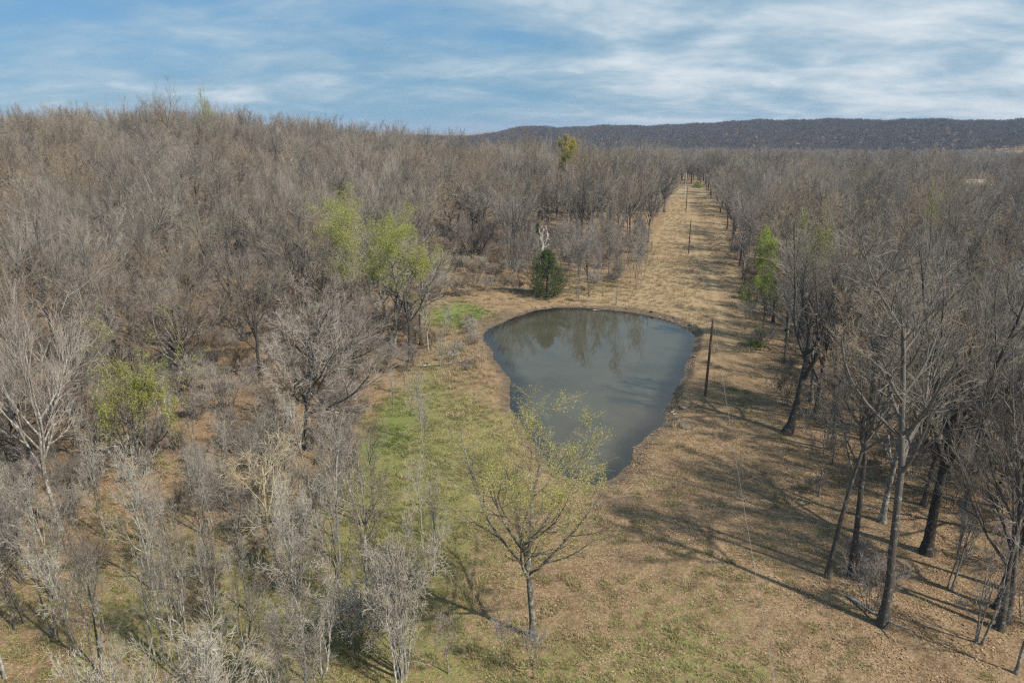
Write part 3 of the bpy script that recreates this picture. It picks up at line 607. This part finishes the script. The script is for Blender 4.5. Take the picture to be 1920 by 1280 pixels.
# ------------------------------------------------------------------ cedars
def cedar(seed, h, w, n=150):
    g = np.random.default_rng(seed)
    P0, R0 = trunk_line(g, h * .97, .16 * h / 8, 12, (0, 0), .02, .08)
    z = np.sort(g.uniform(.03, .97, n)) ** 1.05
    prof = np.minimum(1, (1 - z) * 1.45) ** .85 * (.7 + .3 * sstep(0, .16, z))
    ph = np.arange(n) * 2.39996 + g.normal(0, .3, n); ln = w / 2 * prof * g.uniform(.72, 1.22, n) + .15
    t = np.linspace(0, 1, 7)[None, :, None]
    d = np.stack([np.cos(ph), np.sin(ph), np.zeros(n)], 1)[:, None, :]
    P1 = np.array([0, 0, 1.0]) * (z * h * .96)[:, None, None] + d * ln[:, None, None] * t
    P1[:, :, 2] += (ln[:, None] * (.42 * t[..., 0] ** 1.6 - .06 * t[..., 0])) * (.5 + .7 * z[:, None])
    P1[:, 1:] += g.normal(0, .05, P1[:, 1:].shape); R1 = np.linspace(.03, .008, 7)[None].repeat(n, 0)
    P2, R2 = spawn(g, P1, R1, 9, (.25, 1), (.75, .25), .38, 4, .1, .1, .6, .006, .4, lens=(.18, .8))
    P3, R3 = spawn(g, P2, R2, 6, (.1, 1), (.7, .25), .6, 3, .1, .1, .6, .006, .4, lens=(.12, .38))
    lv = leaves_on(g, P3, 3, .19, .045, .34)
    return join([tubes(P0, R0, 8)]), join([tubes(P1, R1, 4), tubes(P2, R2, 3)]), lv
def mk_cedar(i, h, w, n): return tree_meshes('cedar%d' % i, cedar(70 + i, h, w, n), M['bark_dark'], M['bark_dark'], M['needle'])
c0 = mk_cedar(0, 8.6, 6.6, 150); c1 = mk_cedar(1, 6.5, 3.4, 70)
lm_ = c1[2].copy(); lm_.materials[0] = M['leaf_bright']
hero('cedar_tree', c0, (6.03, 117.49), 0, 1, 1, 'dark green cone-shaped cedar on the far bank of the pond')
hero('cedar_tree', c1, (5.60, 153.63), 1, .8, 1.15, 'small dark green cedar behind the white snag')
hero('green_bush', (c1[0], c1[1], lm_), (33.00, 89.37), 2, .6, .45, 'small bright green bush under the narrow green tree at the lane edge', cat='shrub')
hero('cedar_tree', c1, (39.65, 53.34), 3, .7, .45, 'low green cedar in the shade of the right woods')
hero('cedar_tree', c1, (40.40, 117.64), 3, .6, .5, 'young dark cedar farther up the right side of the lane')
hero('green_bush', (c1[0], c1[1], lm_), (93, 355), 3, 1.5, .5, 'bright green bush at the far end of the lane', cat='shrub')

# ------------------------------------------------------------------ the woods
def scatter(g, x0, x1, y0, y1, step):
    gx_ = np.arange(x0, x1, step); gy_ = np.arange(y0, y1, step)
    A, B = np.meshgrid(gx_, gy_, indexing='ij'); n = A.size
    return A.ravel() + g.uniform(-.46, .46, n) * step, B.ravel() + g.uniform(-.46, .46, n) * step
g = np.random.default_rng(5)
WHZ = np.array([(1, 119), (24, 121), (32, 165), (4, 150)], float)          # thin sapling stand behind the pond
hx = np.array(HERO_XY)
def far_from_heroes(x, y, r):
    return np.min(np.hypot(x[:, None] - hx[None, :, 0], y[:, None] - hx[None, :, 1]), axis=1) > r
D_ = np.hypot
FX, FY, FS = [], [], []
def wood(x, y, side):
    FX.append(x); FY.append(y); FS.append(np.full(len(x), side))
# left wood: dense behind the line of the foreground
x, y = scatter(g, -290, 90, 52, 335, 5.9)
az = np.degrees(np.arctan2(x, y))
dc = loop_dist(x, y, CLEAR); dw = loop_dist(x, y, WHZ)
front = 57 + 4 * np.sin(x * .11)
ok = (x < lane(y) - 9.5 + 4.5 * sstep(160, 240, y)) & (dc > 1.4) & (dw > 0) & (y > front) & (az > -43)
ok &= ~((x > -10) & (y < 112)) & ~((np.abs(x + 9) < 4.5) & (np.abs(y - 105) < 8)) & far_from_heroes(x, y, 3.0)
ok &= ~((np.abs(x + 19.5 - (90 - y) * -.22) < 6) & (y > 75) & (y < 97)) & ~((np.abs(x + 8 - (146 - y) * .05) < 7) & (y > 122) & (y < 150))
ok &= ~((np.abs(x + 26) < 6) & (y < 62))
ok &= (g.random(len(x)) < np.where(y > 150, .78, np.where(D_(x, y) < 112, .62, .80)))
wood(x[ok], y[ok], 0)
x, y = scatter(g, -62, -26, 34, 66, 8.0); ok = (x < -30 - (y - 40) * .15) & far_from_heroes(x, y, 3)
wood(x[ok], y[ok], 0)
# right wood
x, y = scatter(g, 15, 330, 22, 372, 5.8); az = np.degrees(np.arctan2(x, y)); uu_ = x - lane(y)
dens = np.where(y < 85, .72, np.where(y > 150, .75, 1.0))
ok = (uu_ > 8.2) & (az < 47) & ~((np.abs(x - 41 ) < 7) & (np.abs(y - 53) < 7)) & (loop_dist(x, y, CLEAR) > 1.2) & far_from_heroes(x, y, 3.2) & (g.random(len(x)) < dens) & ~((y < 66) & (uu_ < 12))
ok &= ~((np.abs(x - .66 * y) < 8) & (y > 282))
wood(x[ok], y[ok], 1)
FX = np.concatenate(FX); FY = np.concatenate(FY); FS = np.concatenate(FS)
n = len(FX); D = np.hypot(FX, FY)
pick = np.where(FS == 0, g.choice([0, 1, 2, 3, 4, 5, 6, 7, 8, 9, 11, 12, 13], n, p=[.07, .07, .07, .07, .12, .12, .12, .12, .03, .03, .06, .06, .06]), g.choice([0, 1, 2, 3, 4, 5, 6, 7, 8, 9, 10], n, p=[.05, .05, .05, .05, .12, .12, .12, .12, .11, .11, .10]))
edge_ = (FS == 1) & (FX - lane(FY) < 14)
pick = np.where(edge_, g.choice([4, 5, 6, 7, 8, 9, 10], n), pick)
SXY = g.uniform(.8, 1.25, n); SZ = np.clip(g.normal(.98, .14, n), .62, 1.3)
SZ = np.where((FS == 0) & (FX > lane(FY) - 60) & (FY > 195), SZ * 1.2, SZ)
nearleft = (FS == 0) & (D < 95); SZ = np.where(nearleft, SZ * .88, SZ)
SZ = np.where((FS == 1) & (D < 75), SZ * 1.15, SZ)
SZ = np.where((np.abs(FX - .665 * FY) < 11) & (FY > 190), SZ * .56, SZ)
RZ = g.uniform(0, 6.283, n); TX = g.normal(0, .035, n); TY = g.normal(0, .035, n)
inview = (np.abs(np.degrees(np.arctan2(FX, FY))) < 39) & (D > 30)
order = np.argsort(np.where(inview, D, D + 1e4))
FZ = terrain(FX, FY)
SINGLE = order[:240]; REST = order[240:]
def zone(x, y, s, k):
    u_ = x - float(lane(y)); d = math.hypot(x, y)
    form = 'rounded' if k > 10 else ('slim' if k > 7 else ('spreading' if k < 4 else 'upswept'))
    if s == 0:
        if d < 75: a = 'in the thin wood front at far left'
        elif d < 105: a = 'in the wood front left of the pond'
        elif x > -14: a = 'in the wood behind the pond'
        else: a = 'in the wood climbing the left rise'
    else:
        if u_ < 14 and d > 70: a = 'in the row on the right lane edge'
        elif d < 65: a = 'in the right foreground woods'
        elif d < 100: a = 'behind the leaning tree on the right'
        else: a = 'deep in the right woods'
    return 'bare %s tree %s' % (form, a), form + ' bare trees ' + a
for i in SINGLE:
    lb, gr = zone(FX[i], FY[i], FS[i], pick[i])
    place('bare_tree', BIG[pick[i]], FX[i], FY[i], RZ[i], SXY[i], SZ[i], lb, 'tree', gr, (TX[i], TY[i]), FZ[i])
proto_collection('wood', BIG + [YOUNG])
def pts(x, y, z): return np.stack([x, y, z], 1)
# valley forest beyond the lane
FIELD = np.array([(188, 290), (196, 285), (338, 470), (300, 492)], float)           # long tan field
x, y = scatter(g, -40, 800, 330, 960, 8.5); az = np.degrees(np.arctan2(x, y)); d = np.hypot(x, y)
fld = loop_dist(x, y, FIELD)
ok = (az > -2) & (az < 41) & ((y > 372) | ((x > lane(y) + 9.5) & (y > 366))) & (fld > 2) & (d < 980) & ((y > 430) | (x > 70))
vx, vy = x[ok], y[ok]; nv = len(vx)
vp = g.choice(list(range(11)) + [14], nv, p=[.085] * 11 + [.065])
ax = np.concatenate([FX[REST], vx]); ay = np.concatenate([FY[REST], vy])
ai = np.concatenate([pick[REST], vp])
asx = np.concatenate([SXY[REST], g.uniform(.95, 1.4, nv)]); asz = np.concatenate([SZ[REST], g.uniform(.75, 1.08, nv)])
asz = np.where(ai == 14, asz * 1.2, asz)
az_ = terrain(ax, ay) - .1
mass('woodland', 'wood', pts(ax, ay, az_), np.stack([np.zeros(len(ax)), np.zeros(len(ax)), g.uniform(0, 6.283, len(ax))], 1), np.stack([asx, asx, asz], 1), ai, 'bare grey-brown woodland filling the rise and the valley', 'woodland')
# hills
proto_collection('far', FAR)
x, y = scatter(g, -260, 1500, 900, 1700, 8.6); az = np.degrees(np.arctan2(x, y)); d = np.hypot(x, y)
ok = (az > -9) & (az < 41) & (d > 940) & (d < 1560)
x, y = x[ok], y[ok]; s = g.uniform(.8, 1.2, len(x))
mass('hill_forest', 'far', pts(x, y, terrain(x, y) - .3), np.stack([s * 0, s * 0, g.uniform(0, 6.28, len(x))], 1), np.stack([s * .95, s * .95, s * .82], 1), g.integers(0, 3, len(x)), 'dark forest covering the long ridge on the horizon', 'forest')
print('trees', n, 'valley', nv, 'hill', len(x))

# saplings behind the pond
x, y = scatter(g, 0, 34, 117, 166, 2.9); ok = (loop_dist(x, y, WHZ) < -.3) & (g.random(len(x)) < .62) & (np.hypot(x - 6, y - 119) > 3.6) & ~((np.abs(x - 5) < 2.2) & (y < 132))
for i, (a, b_) in enumerate(zip(x[ok], y[ok])):
    k = int(g.integers(0, 3)); s = g.uniform(.7, 1.25)
    place('bare_sapling', WHIP[k], a, b_, g.uniform(0, 6), s * 1.1, s * (1.15 if b_ < 135 else .95), 'thin bare sapling in the stand behind the pond', 'sapling', 'saplings behind the pond', (g.normal(0, .05), g.normal(0, .05)))
for i, (a, b_, s) in enumerate([(17.20, 111.39, 1.25), (11.49, 116.46, 1.3), (13.48, 117.82, 1.35), (11.32, 117.57, 1.2), (15.83, 118.07, 1.1)]):
    p = (a, b_); place('bare_sapling', (VASE[1], WHIP[0])[i != 2], p[0], p[1], i, (.55, 1.2)[i != 2], (.75, s)[i != 2], ('dark stem standing at the very edge of the far bank', 'left stem of the twin saplings on the far bank', 'leaning forked tree mirrored in the pond', 'thin sapling touching the twin stems on the far bank', 'thin sapling right of the leaning forked tree')[i], 'sapling', None, (0, (.02, 0, .28, -.04, .03)[i]))

# pale brush and thin stems on the left bank
q = np.random.default_rng(31)
for i in range(15):
    a, b_ = -6.5 + q.normal(0, 1.4), 78 + i * 1.6 + q.normal(0, .8)
    if loop_dist([a], [b_], PLOOP)[0] < 1.5: a -= 2.5
    s = q.uniform(.35, .75)
    if i % 4 == 0: place('bare_sapling', PALE[i % 2], a - 1.5, b_, q.uniform(0, 6), .5 * s + .2, s, 'thin pale sapling among the dry brush of the left bank', 'sapling', 'saplings on the left bank')
    else: place('bare_shrub', SHRUB[3 if i % 2 else 0], a, b_, q.uniform(0, 6), s * 1.2, s * .8, 'low dry brush beside the water on the left bank', 'shrub', 'dry brush on the left bank')
# undergrowth
proto_collection('brush', SHRUB)
x, y = scatter(g, -120, 120, 26, 175, 2.9); uu_ = x - lane(y); az = np.degrees(np.arctan2(x, y))
dc = loop_dist(x, y, CLEAR)
lp = np.where((x < 0) & (y < 62), .2, np.where(uu_ > 0, .32, .55)); lp = np.where(loop_dist(x, y, WHZ) < 0, .25, lp); lp = np.where((x < -14) & (y > 46) & (y < 100), .72, lp)
ok = (dc > .8) & (np.abs(az) < 42) & (g.random(len(x)) < lp)
x, y = x[ok], y[ok]; d = np.hypot(x, y); o_ = np.argsort(d)
nsh = 110; s = g.uniform(.5, 1.25, len(x)) * np.where((x < 0) & (y < 60), .8, 1); k = np.where((x < 0) & (y < 58), g.choice([0, 1, 2, 3], len(x), p=[.2, .25, .2, .35]), g.choice([0, 1, 2, 3], len(x), p=[.42, .3, .26, .02]))
for i in o_[:nsh]:
    lft = x[i] < 5
    place('bare_shrub', SHRUB[k[i]], x[i], y[i], g.uniform(0, 6), s[i] * 1.1, s[i], ('pale' if k[i] == 3 else 'brown') + (' twiggy shrub among the thin trees of the left foreground' if lft else ' twiggy shrub under the foreground trees on the right'), 'shrub', ('pale' if k[i] == 3 else 'brown') + (' shrubs of the left foreground' if lft else ' shrubs under the right trees'))
r_ = o_[nsh:]
mass('undergrowth', 'brush', pts(x[r_], y[r_], terrain(x[r_], y[r_]) - .05), np.stack([s[r_] * 0, s[r_] * 0, g.uniform(0, 6.28, len(r_))], 1), np.stack([s[r_] * 1.25, s[r_] * 1.25, s[r_]], 1), k[r_], 'brown twiggy undergrowth beneath the woods', 'undergrowth')

# ------------------------------------------------------------------ grass and fallen leaves
def tuft(seed, n, h, sp, wd, mat):
    q = np.random.default_rng(seed); a = q.uniform(0, 6.283, n); r_ = sp * np.sqrt(q.random(n))
    b0 = np.stack([np.cos(a) * r_, np.sin(a) * r_, np.zeros(n)], 1)
    a2 = a + q.normal(0, 1.0, n); ln = h * q.uniform(.5, 1.2, n); le = q.uniform(.2, .95, n)
    md = b0 + np.stack([np.cos(a2) * ln * le * .35, np.sin(a2) * ln * le * .35, ln * .6], 1)
    tp = b0 + np.stack([np.cos(a2) * ln * le, np.sin(a2) * ln * le, ln * (1.05 - .45 * le)], 1)
    sd = np.stack([-np.sin(a2), np.cos(a2), np.zeros(n)], 1) * wd
    V = np.stack([b0 - sd, b0 + sd, md + sd * .8, md - sd * .8, tp + sd * .15, tp - sd * .15], 1).reshape(-1, 3)
    i = np.arange(n)[:, None] * 6
    F = np.concatenate([i + np.array([[0, 1, 2, 3]]), i + np.array([[3, 2, 4, 5]])])
    return mesh_from('tuft%d' % seed, V, F, mat, attrs={'tone': ('POINT', 'FLOAT', np.repeat(q.random(n), 6).astype(np.float32))})
proto_collection('straw', [(tuft(900 + i, 46, .62, .42, .012, M['grass_straw']),) for i in range(3)])
proto_collection('green', [(tuft(910 + i, 60, .26, .42, .014, M['grass_green']),) for i in range(3)])
proto_collection('lush', [(tuft(915 + i, 60, .24, .42, .014, M['grass_lush']),) for i in range(3)])
def leafpad(seed, n, sp, size):
    q = np.random.default_rng(seed); a = q.uniform(0, 6.283, n); r_ = sp * np.sqrt(q.random(n))
    c_ = np.stack([np.cos(a) * r_, np.sin(a) * r_, q.uniform(.01, .035, n)], 1)
    V, F_, tone = leaf_quads(q, c_, size, .65, True)
    return mesh_from('pad%d' % seed, V, F_, M['litter'], attrs={'tone': ('POINT', 'FLOAT', tone)})
proto_collection('leafpad', [(leafpad(920 + i, 80, 1.0, .115),) for i in range(4)])
def cover(name, key, x, y, sc_lo, sc_hi, nk, label, cat):
    m_ = len(x); s_ = g.uniform(sc_lo, sc_hi, m_)
    return mass(name, key, pts(x, y, terrain(x, y)), np.stack([s_ * 0, s_ * 0, g.uniform(0, 6.28, m_)], 1), np.stack([s_, s_, s_ * g.uniform(.6, 1.2, m_)], 1), g.integers(0, nk, m_), label, cat)
def patchy(x, y): return .5 + .25 * (np.sin(x * .7 + np.sin(y * .45) * 2) + np.sin(y * .62 + np.sin(x * .5 + 1) * 2))
x, y = scatter(g, -25, 100, 60, 300, .95); st, gn, md, dp, dc = ground_masks(x, y)
ok = (g.random(len(x)) < st * (.35 + .75 * patchy(x, y)) * np.where(y > 170, .4, 1)) & (dp > .9) & (dc < 3) & (np.abs(x - lane(y) - 3.6 + (y > 150)) > 1.7)
xf, yf = scatter(g, -14, 26, 25, 78, 1.5); fo = (g.random(len(xf)) < .35 * np.clip(1.6 * patchy(xf * .8, yf * .8 + 3) - .3, 0, 1)) & (loop_dist(xf, yf, CLEAR) < 1) & (loop_dist(xf, yf, PLOOP) > 1.2)
x1, y1 = np.concatenate([x[ok], xf[fo]]), np.concatenate([y[ok], yf[fo]])
q = np.random.default_rng(77); bx = q.normal(-6.5, 1.7, 420); by = q.normal(87, 6.5, 420); kk = loop_dist(bx, by, PLOOP) > 1.2
cover('dry_grass', 'straw', np.concatenate([x1, bx[kk]]), np.concatenate([y1, by[kk]]), .55, 1.15, 3, 'straw-coloured dry grass on the pond bank and lane', 'grass')
x, y = scatter(g, -45, 40, 24, 135, .62); st, gn, md, dp, dc = ground_masks(x, y)
ok = (g.random(len(x)) < np.clip(gn * 1.4 * patchy(x, y) + .05 * (y < 60), 0, 1)) & (dp > 1.0)
lu = 1.2 * blob(x, y, -8.5, 105, 5, 8) + .9 * blob(x, y, -12, 62, 3.5, 9); lk = ok & (g.random(len(x)) < lu)
cover('green_grass', 'green', x[ok & ~lk], y[ok & ~lk], .6, 1.2, 3, 'short olive spring grass in patches round the pond', 'grass')
cover('lush_grass', 'lush', x[lk], y[lk], .6, 1.2, 3, 'fresh bright green grass left of the pond', 'grass')
x, y = scatter(g, -60, 60, 24, 105, 1.05); st, gn, md, dp, dc = ground_masks(x, y); az = np.abs(np.degrees(np.arctan2(x, y)))
ok = (g.random(len(x)) < (1 - st) * (1 - .75 * gn) * np.where(y > 70, .55, 1) * np.clip(2.2 * patchy(x * 1.3 + 4, y * 1.3), .15, 1)) & (dp > .6) & (az < 41)
cover('fallen_leaves', 'leafpad', x[ok], y[ok], .8, 1.3, 4, 'tan fallen leaves covering the ground', 'leaves')

# ------------------------------------------------------------------ utility poles and wire
pm, t, b = new_mat('pole_wood'); co = t.nodes.new("ShaderNodeTexCoord").outputs['Object']
mp = t.nodes.new("ShaderNodeMapping"); mp.inputs['Scale'].default_value = (14, 14, .8); t.links.new(co, mp.inputs[0])
t.links.new(tramp(t, tnoise(t, 1, 5, .7, mp.outputs[0]), [(.3, (.05, .034, .024)), (.7, (.16, .11, .078))]), b.inputs['Base Color']); b.inputs['Roughness'].default_value = .95
pl = M['deadwood']
mt_, t, b = new_mat('weathered_metal'); b.inputs['Base Color'].default_value = (.35, .36, .36, 1); b.inputs['Metallic'].default_value = .6; b.inputs['Roughness'].default_value = .55
wr, t, b = new_mat('wire'); b.inputs['Base Color'].default_value = (.36, .37, .36, 1); b.inputs['Roughness'].default_value = .5; b.inputs['Metallic'].default_value = .3
ins, t, b = new_mat('insulator'); b.inputs['Base Color'].default_value = (.20, .13, .10, 1); b.inputs['Roughness'].default_value = .25
def lathe(prof, S=10):
    p = np.array([[[0, 0, z] for _, z in prof]], float); r_ = np.array([[r for r, _ in prof]], float); return tubes(p, r_, S)
POLES = [((21.07, 70.63), 8.7, 'dark wooden utility pole standing beside the pond', pm), ((40.78, 159.07), 7.9, 'dark wooden utility pole in the middle of the lane beyond the pond', pm), ((60.65, 244.52), 8.6, 'dark utility pole far along the lane', pm), ((70.67, 288.56), 10.5, 'pale utility pole at the far end of the lane', pl)]
tops = []
for (x, y), h, lb, mt in POLES:
    e = bpy.data.objects.new('utility_pole', None); COL.objects.link(e); z = tz(x, y); e.location = (x, y, z - .3); tag(e, lb, 'utility pole', 'utility poles along the lane')
    if x < 25: e.rotation_euler = (0, R(.9), 0)
    v, f = lathe([(.15, 0), (.148, .6), (.14, h * .4), (.125, h * .75), (.108, h * .97), (.10, h + .22), (.06, h + .27), (.001, h + .28)], 12)
    obj('pole', mesh_from('pole', v, f, mt, smooth=True), e)
    v, f = lathe([(.012, 0), (.012, .1), (.05, .11), (.058, .16), (.035, .19), (.055, .22), (.045, .27), (.001, .29)], 10)
    io = obj('insulator', mesh_from('insulator', v, f, ins, smooth=True), e); io.location = (0, 0, h + .27)
    v, f = lathe([(.118, 0), (.124, .005), (.124, .06), (.118, .065)], 12)
    bo = obj('band', mesh_from('band', v, f, mt_), e); bo.location = (0, 0, h - .35)
    tops.append(Vector((x + math.sin(e.rotation_euler[1]) * h, y, z - .3 + h + .52)))
spans = [(Vector((21.3 - .2265 * 88, 71.5 - 88, 8.8)), tops[0])] + [(tops[i], tops[i + 1]) for i in range(3)]
parts = []
for a, b_ in spans:
    tt = np.linspace(0, 1, 25); P_ = np.stack([a[k] + (b_[k] - a[k]) * tt for k in range(3)], 1); P_[:, 2] -= 1.1 * 4 * tt * (1 - tt)
    parts.append(tubes(P_[None], np.full((1, 25), .008), 5))
v, f = join(parts)
tag(obj('overhead_wire', mesh_from('overhead_wire', v, f, wr)), 'single grey overhead wire strung from pole to pole along the lane', 'wire')

# ------------------------------------------------------------------ dead wood and stones
def limb(seed, ln, r, forks, mat, name, xy, rz, label, lift=.15, pitch=.04, cat='log', fl=.45):
    q = np.random.default_rng(seed)
    P0, R0 = trunk_line(q, ln, r, 12, (0, 0), .05, .45); R0[0, 0] /= 1.45
    prt = [tubes(P0, R0, 8)]
    if forks:
        P1, R1 = spawn(q, P0, R0, forks, (.35, 1), (.55, .2), fl, 7, .12, 0, .6, .012, .4)
        P2, R2 = spawn(q, P1, R1, 3, (.3, 1), (.6, .2), .5, 4, .15, 0, .6, .008, .4); prt += [tubes(P1, R1, 5), tubes(P2, R2, 3)]
    v, f = join(prt); v = np.stack([v[:, 2], v[:, 0], v[:, 1]], 1)
    v[:, 2] = np.where(v[:, 2] < 0, v[:, 2] * .35, v[:, 2])
    o = obj(name, mesh_from(name, v, f, mat, smooth=True)); o.location = (xy[0], xy[1], tz(*xy) + lift); o.rotation_euler = (0, -pitch, rz)
    return tag(o, label, cat)
limb(1, 11, .20, 3, M['deadwood'], 'fallen_limb', (45.12, 54.56), 2.75, 'long bleached fallen limb, lower of two crossing the right woods', 2.2, .10)
limb(2, 9, .17, 2, M['deadwood'], 'fallen_limb', (46.72, 56.93), 2.45, 'bleached fallen limb, upper of two crossing the right woods', 2.7, .10)
limb(3, 3.4, .06, 2, M['deadwood'], 'driftwood_branch', (16.56, 66.87), .75, 'white forked stick lying on the right bank of the pond', .12, .05)
limb(4, 3.0, .045, 0, M['deadwood'], 'driftwood_branch', (16.66, 66.35), .55, 'white straight stick beside the forked one on the right bank', .1, .05)
limb(5, 5.2, .05, 1, M['bark_pale'], 'driftwood_branch', (13.26, 109.85), .35, 'thin pale branch dipping into the pond at the far bank', .25, .02)
limb(6, 4.6, .10, 0, M['bark_pale'], 'fallen_log', (20.98, 36.86), -1.25, 'grey fallen pole lying in front of the two slim trunks', .12, 0)
limb(7, 6, .10, 8, M['bark_grey'], 'brush_pile', (-3.77, 84.56), 2.9, 'grey fallen treetop spread on the left bank of the pond', .25, .03, 'brush pile', .6)
limb(8, 6, .12, 4, M['bark_grey'], 'brush_pile', (-11.08, 80.10), .5, 'dark fallen branches at the foot of the left bank tree', .25, .03, 'brush pile', .5)
limb(9, 7, .11, 4, M['deadwood'], 'fallen_limb', (-16.87, 63.06), 2.35, 'bleached crooked dead branch over the brush left of the green strip', 1.4, -.10, 'log', .5)
limb(10, 6, .11, 4, M['deadwood'], 'fallen_limb', (-39.73, 126.98), .3, 'white dead boughs hanging at the edge of the left wood', 2.5, .05, 'log', .5)
limb(12, 7, .17, 1, M['bark_dark'], 'fallen_log', (-57.33, 80.96), .2, 'dark fallen log in the gap of the left wood', .2, 0)
stm, t, b = new_mat('stone'); co = t.nodes.new("ShaderNodeTexCoord").outputs['Object']
t.links.new(tramp(t, tnoise(t, 3, 5, .7, co), [(.3, (.12, .095, .07)), (.7, (.30, .25, .19))]), b.inputs['Base Color']); b.inputs['Roughness'].default_value = .95
import bmesh
def stone(seed, xy, s, label, group=None):
    q = np.random.default_rng(seed); bm = bmesh.new(); bmesh.ops.create_icosphere(bm, subdivisions=2, radius=1)
    ph = q.uniform(0, 6, 6)
    for v in bm.verts:
        f_ = 1 + .16 * math.sin(v.co.x * 3 + ph[0]) + .14 * math.sin(v.co.y * 3.5 + ph[1]) + .1 * math.sin(v.co.z * 4 + ph[2]); v.co *= f_
        v.co.z = max(min(v.co.z, .62), -.6)
    me = bpy.data.meshes.new('stone'); bm.to_mesh(me); bm.free(); me.materials.append(stm)
    o = obj('stone', me); o.location = (xy[0], xy[1], tz(*xy) + s[2] * .15); o.scale = s; o.rotation_euler = (0, 0, q.uniform(0, 6)); return tag(o, label, 'stone', group)
stone(1, (17.07, 62.83), (.75, .5, .32), 'flat tan rock, lower of two on the right bank of the pond')
stone(2, (17.98, 67.37), (.6, .45, .3), 'flat tan rock behind the white sticks on the right bank')
q = np.random.default_rng(9)
for i in range(22):
    a = PLOOP[int(q.integers(22, 52))] * 1.0; cen = np.array([11, 85.0]); dv = (a - cen); dv /= np.linalg.norm(dv); p = a + dv * q.uniform(.05, .9)
    s_ = q.uniform(.10, .28); stone(20 + i, (p[0], p[1]), (s_ * 1.3, s_, s_ * .7), 'small rock half buried in the far bank', 'rocks along the far bank')

# tan field in the valley
fx = FIELD[[0, 1, 2, 3]]
fm, t, b = new_mat('field_straw'); geo = t.nodes.new("ShaderNodeNewGeometry").outputs['Position']
t.links.new(tramp(t, tnoise(t, .3, 4, .6, geo), [(.3, (.42, .32, .19)), (.7, (.55, .43, .27))]), b.inputs['Base Color']); b.inputs['Roughness'].default_value = .95
tt = np.linspace(0, 1, 12); V = np.array([[*( (fx[0]*(1-a)+fx[1]*a)*(1-c_) + (fx[3]*(1-a)+fx[2]*a)*c_ ), 0] for a in tt for c_ in tt]); V[:, 2] = terrain(V[:, 0], V[:, 1]) + .25
I = np.arange(144).reshape(12, 12); F = np.stack([I[:-1, :-1], I[1:, :-1], I[1:, 1:], I[:-1, 1:]], -1).reshape(-1, 4)
tag(obj('field', mesh_from('field', V, F, fm, smooth=True)), 'tan open field in the valley woods', None, kind='structure')

# ------------------------------------------------------------------ the air
hz = bpy.data.materials.new('haze'); hz.use_nodes = True; t = hz.node_tree; t.nodes.clear()
ho = t.nodes.new("ShaderNodeOutputMaterial"); hv = t.nodes.new("ShaderNodeVolumePrincipled")
hv.inputs['Color'].default_value = (.62, .74, .95, 1); hv.inputs['Density'].default_value = .00016; hv.inputs['Anisotropy'].default_value = 0.0
t.links.new(hv.outputs[0], ho.inputs['Volume'])
V = np.array([(a, b_, c_) for a in (-4700, 4700) for b_ in (-1100, 6400) for c_ in (-16.0, 66.0)], float)
F = np.array([(0, 1, 3, 2), (4, 6, 7, 5), (0, 4, 5, 1), (2, 3, 7, 6), (0, 2, 6, 4), (1, 5, 7, 3)])
tag(obj('haze', mesh_from('haze', V, F, hz)), 'thin blue-grey haze in the valley air', 'haze', kind='stuff')

# ------------------------------------------------------------------ labels: a place in the row where a small group would share one
ORDER = ORD
shared = {}
for o in sc.objects:
    if o.parent is None and o.get('label') and o.get('group'): shared.setdefault(o['label'], []).append(o)
for lb, os_ in shared.items():
    if 1 < len(os_) <= 20:
        for k_, o in enumerate(sorted(os_, key=lambda o: o.location.x / max(o.location.y, 1))): o['label'] = lb + ', %s from left' % ORDER[k_]
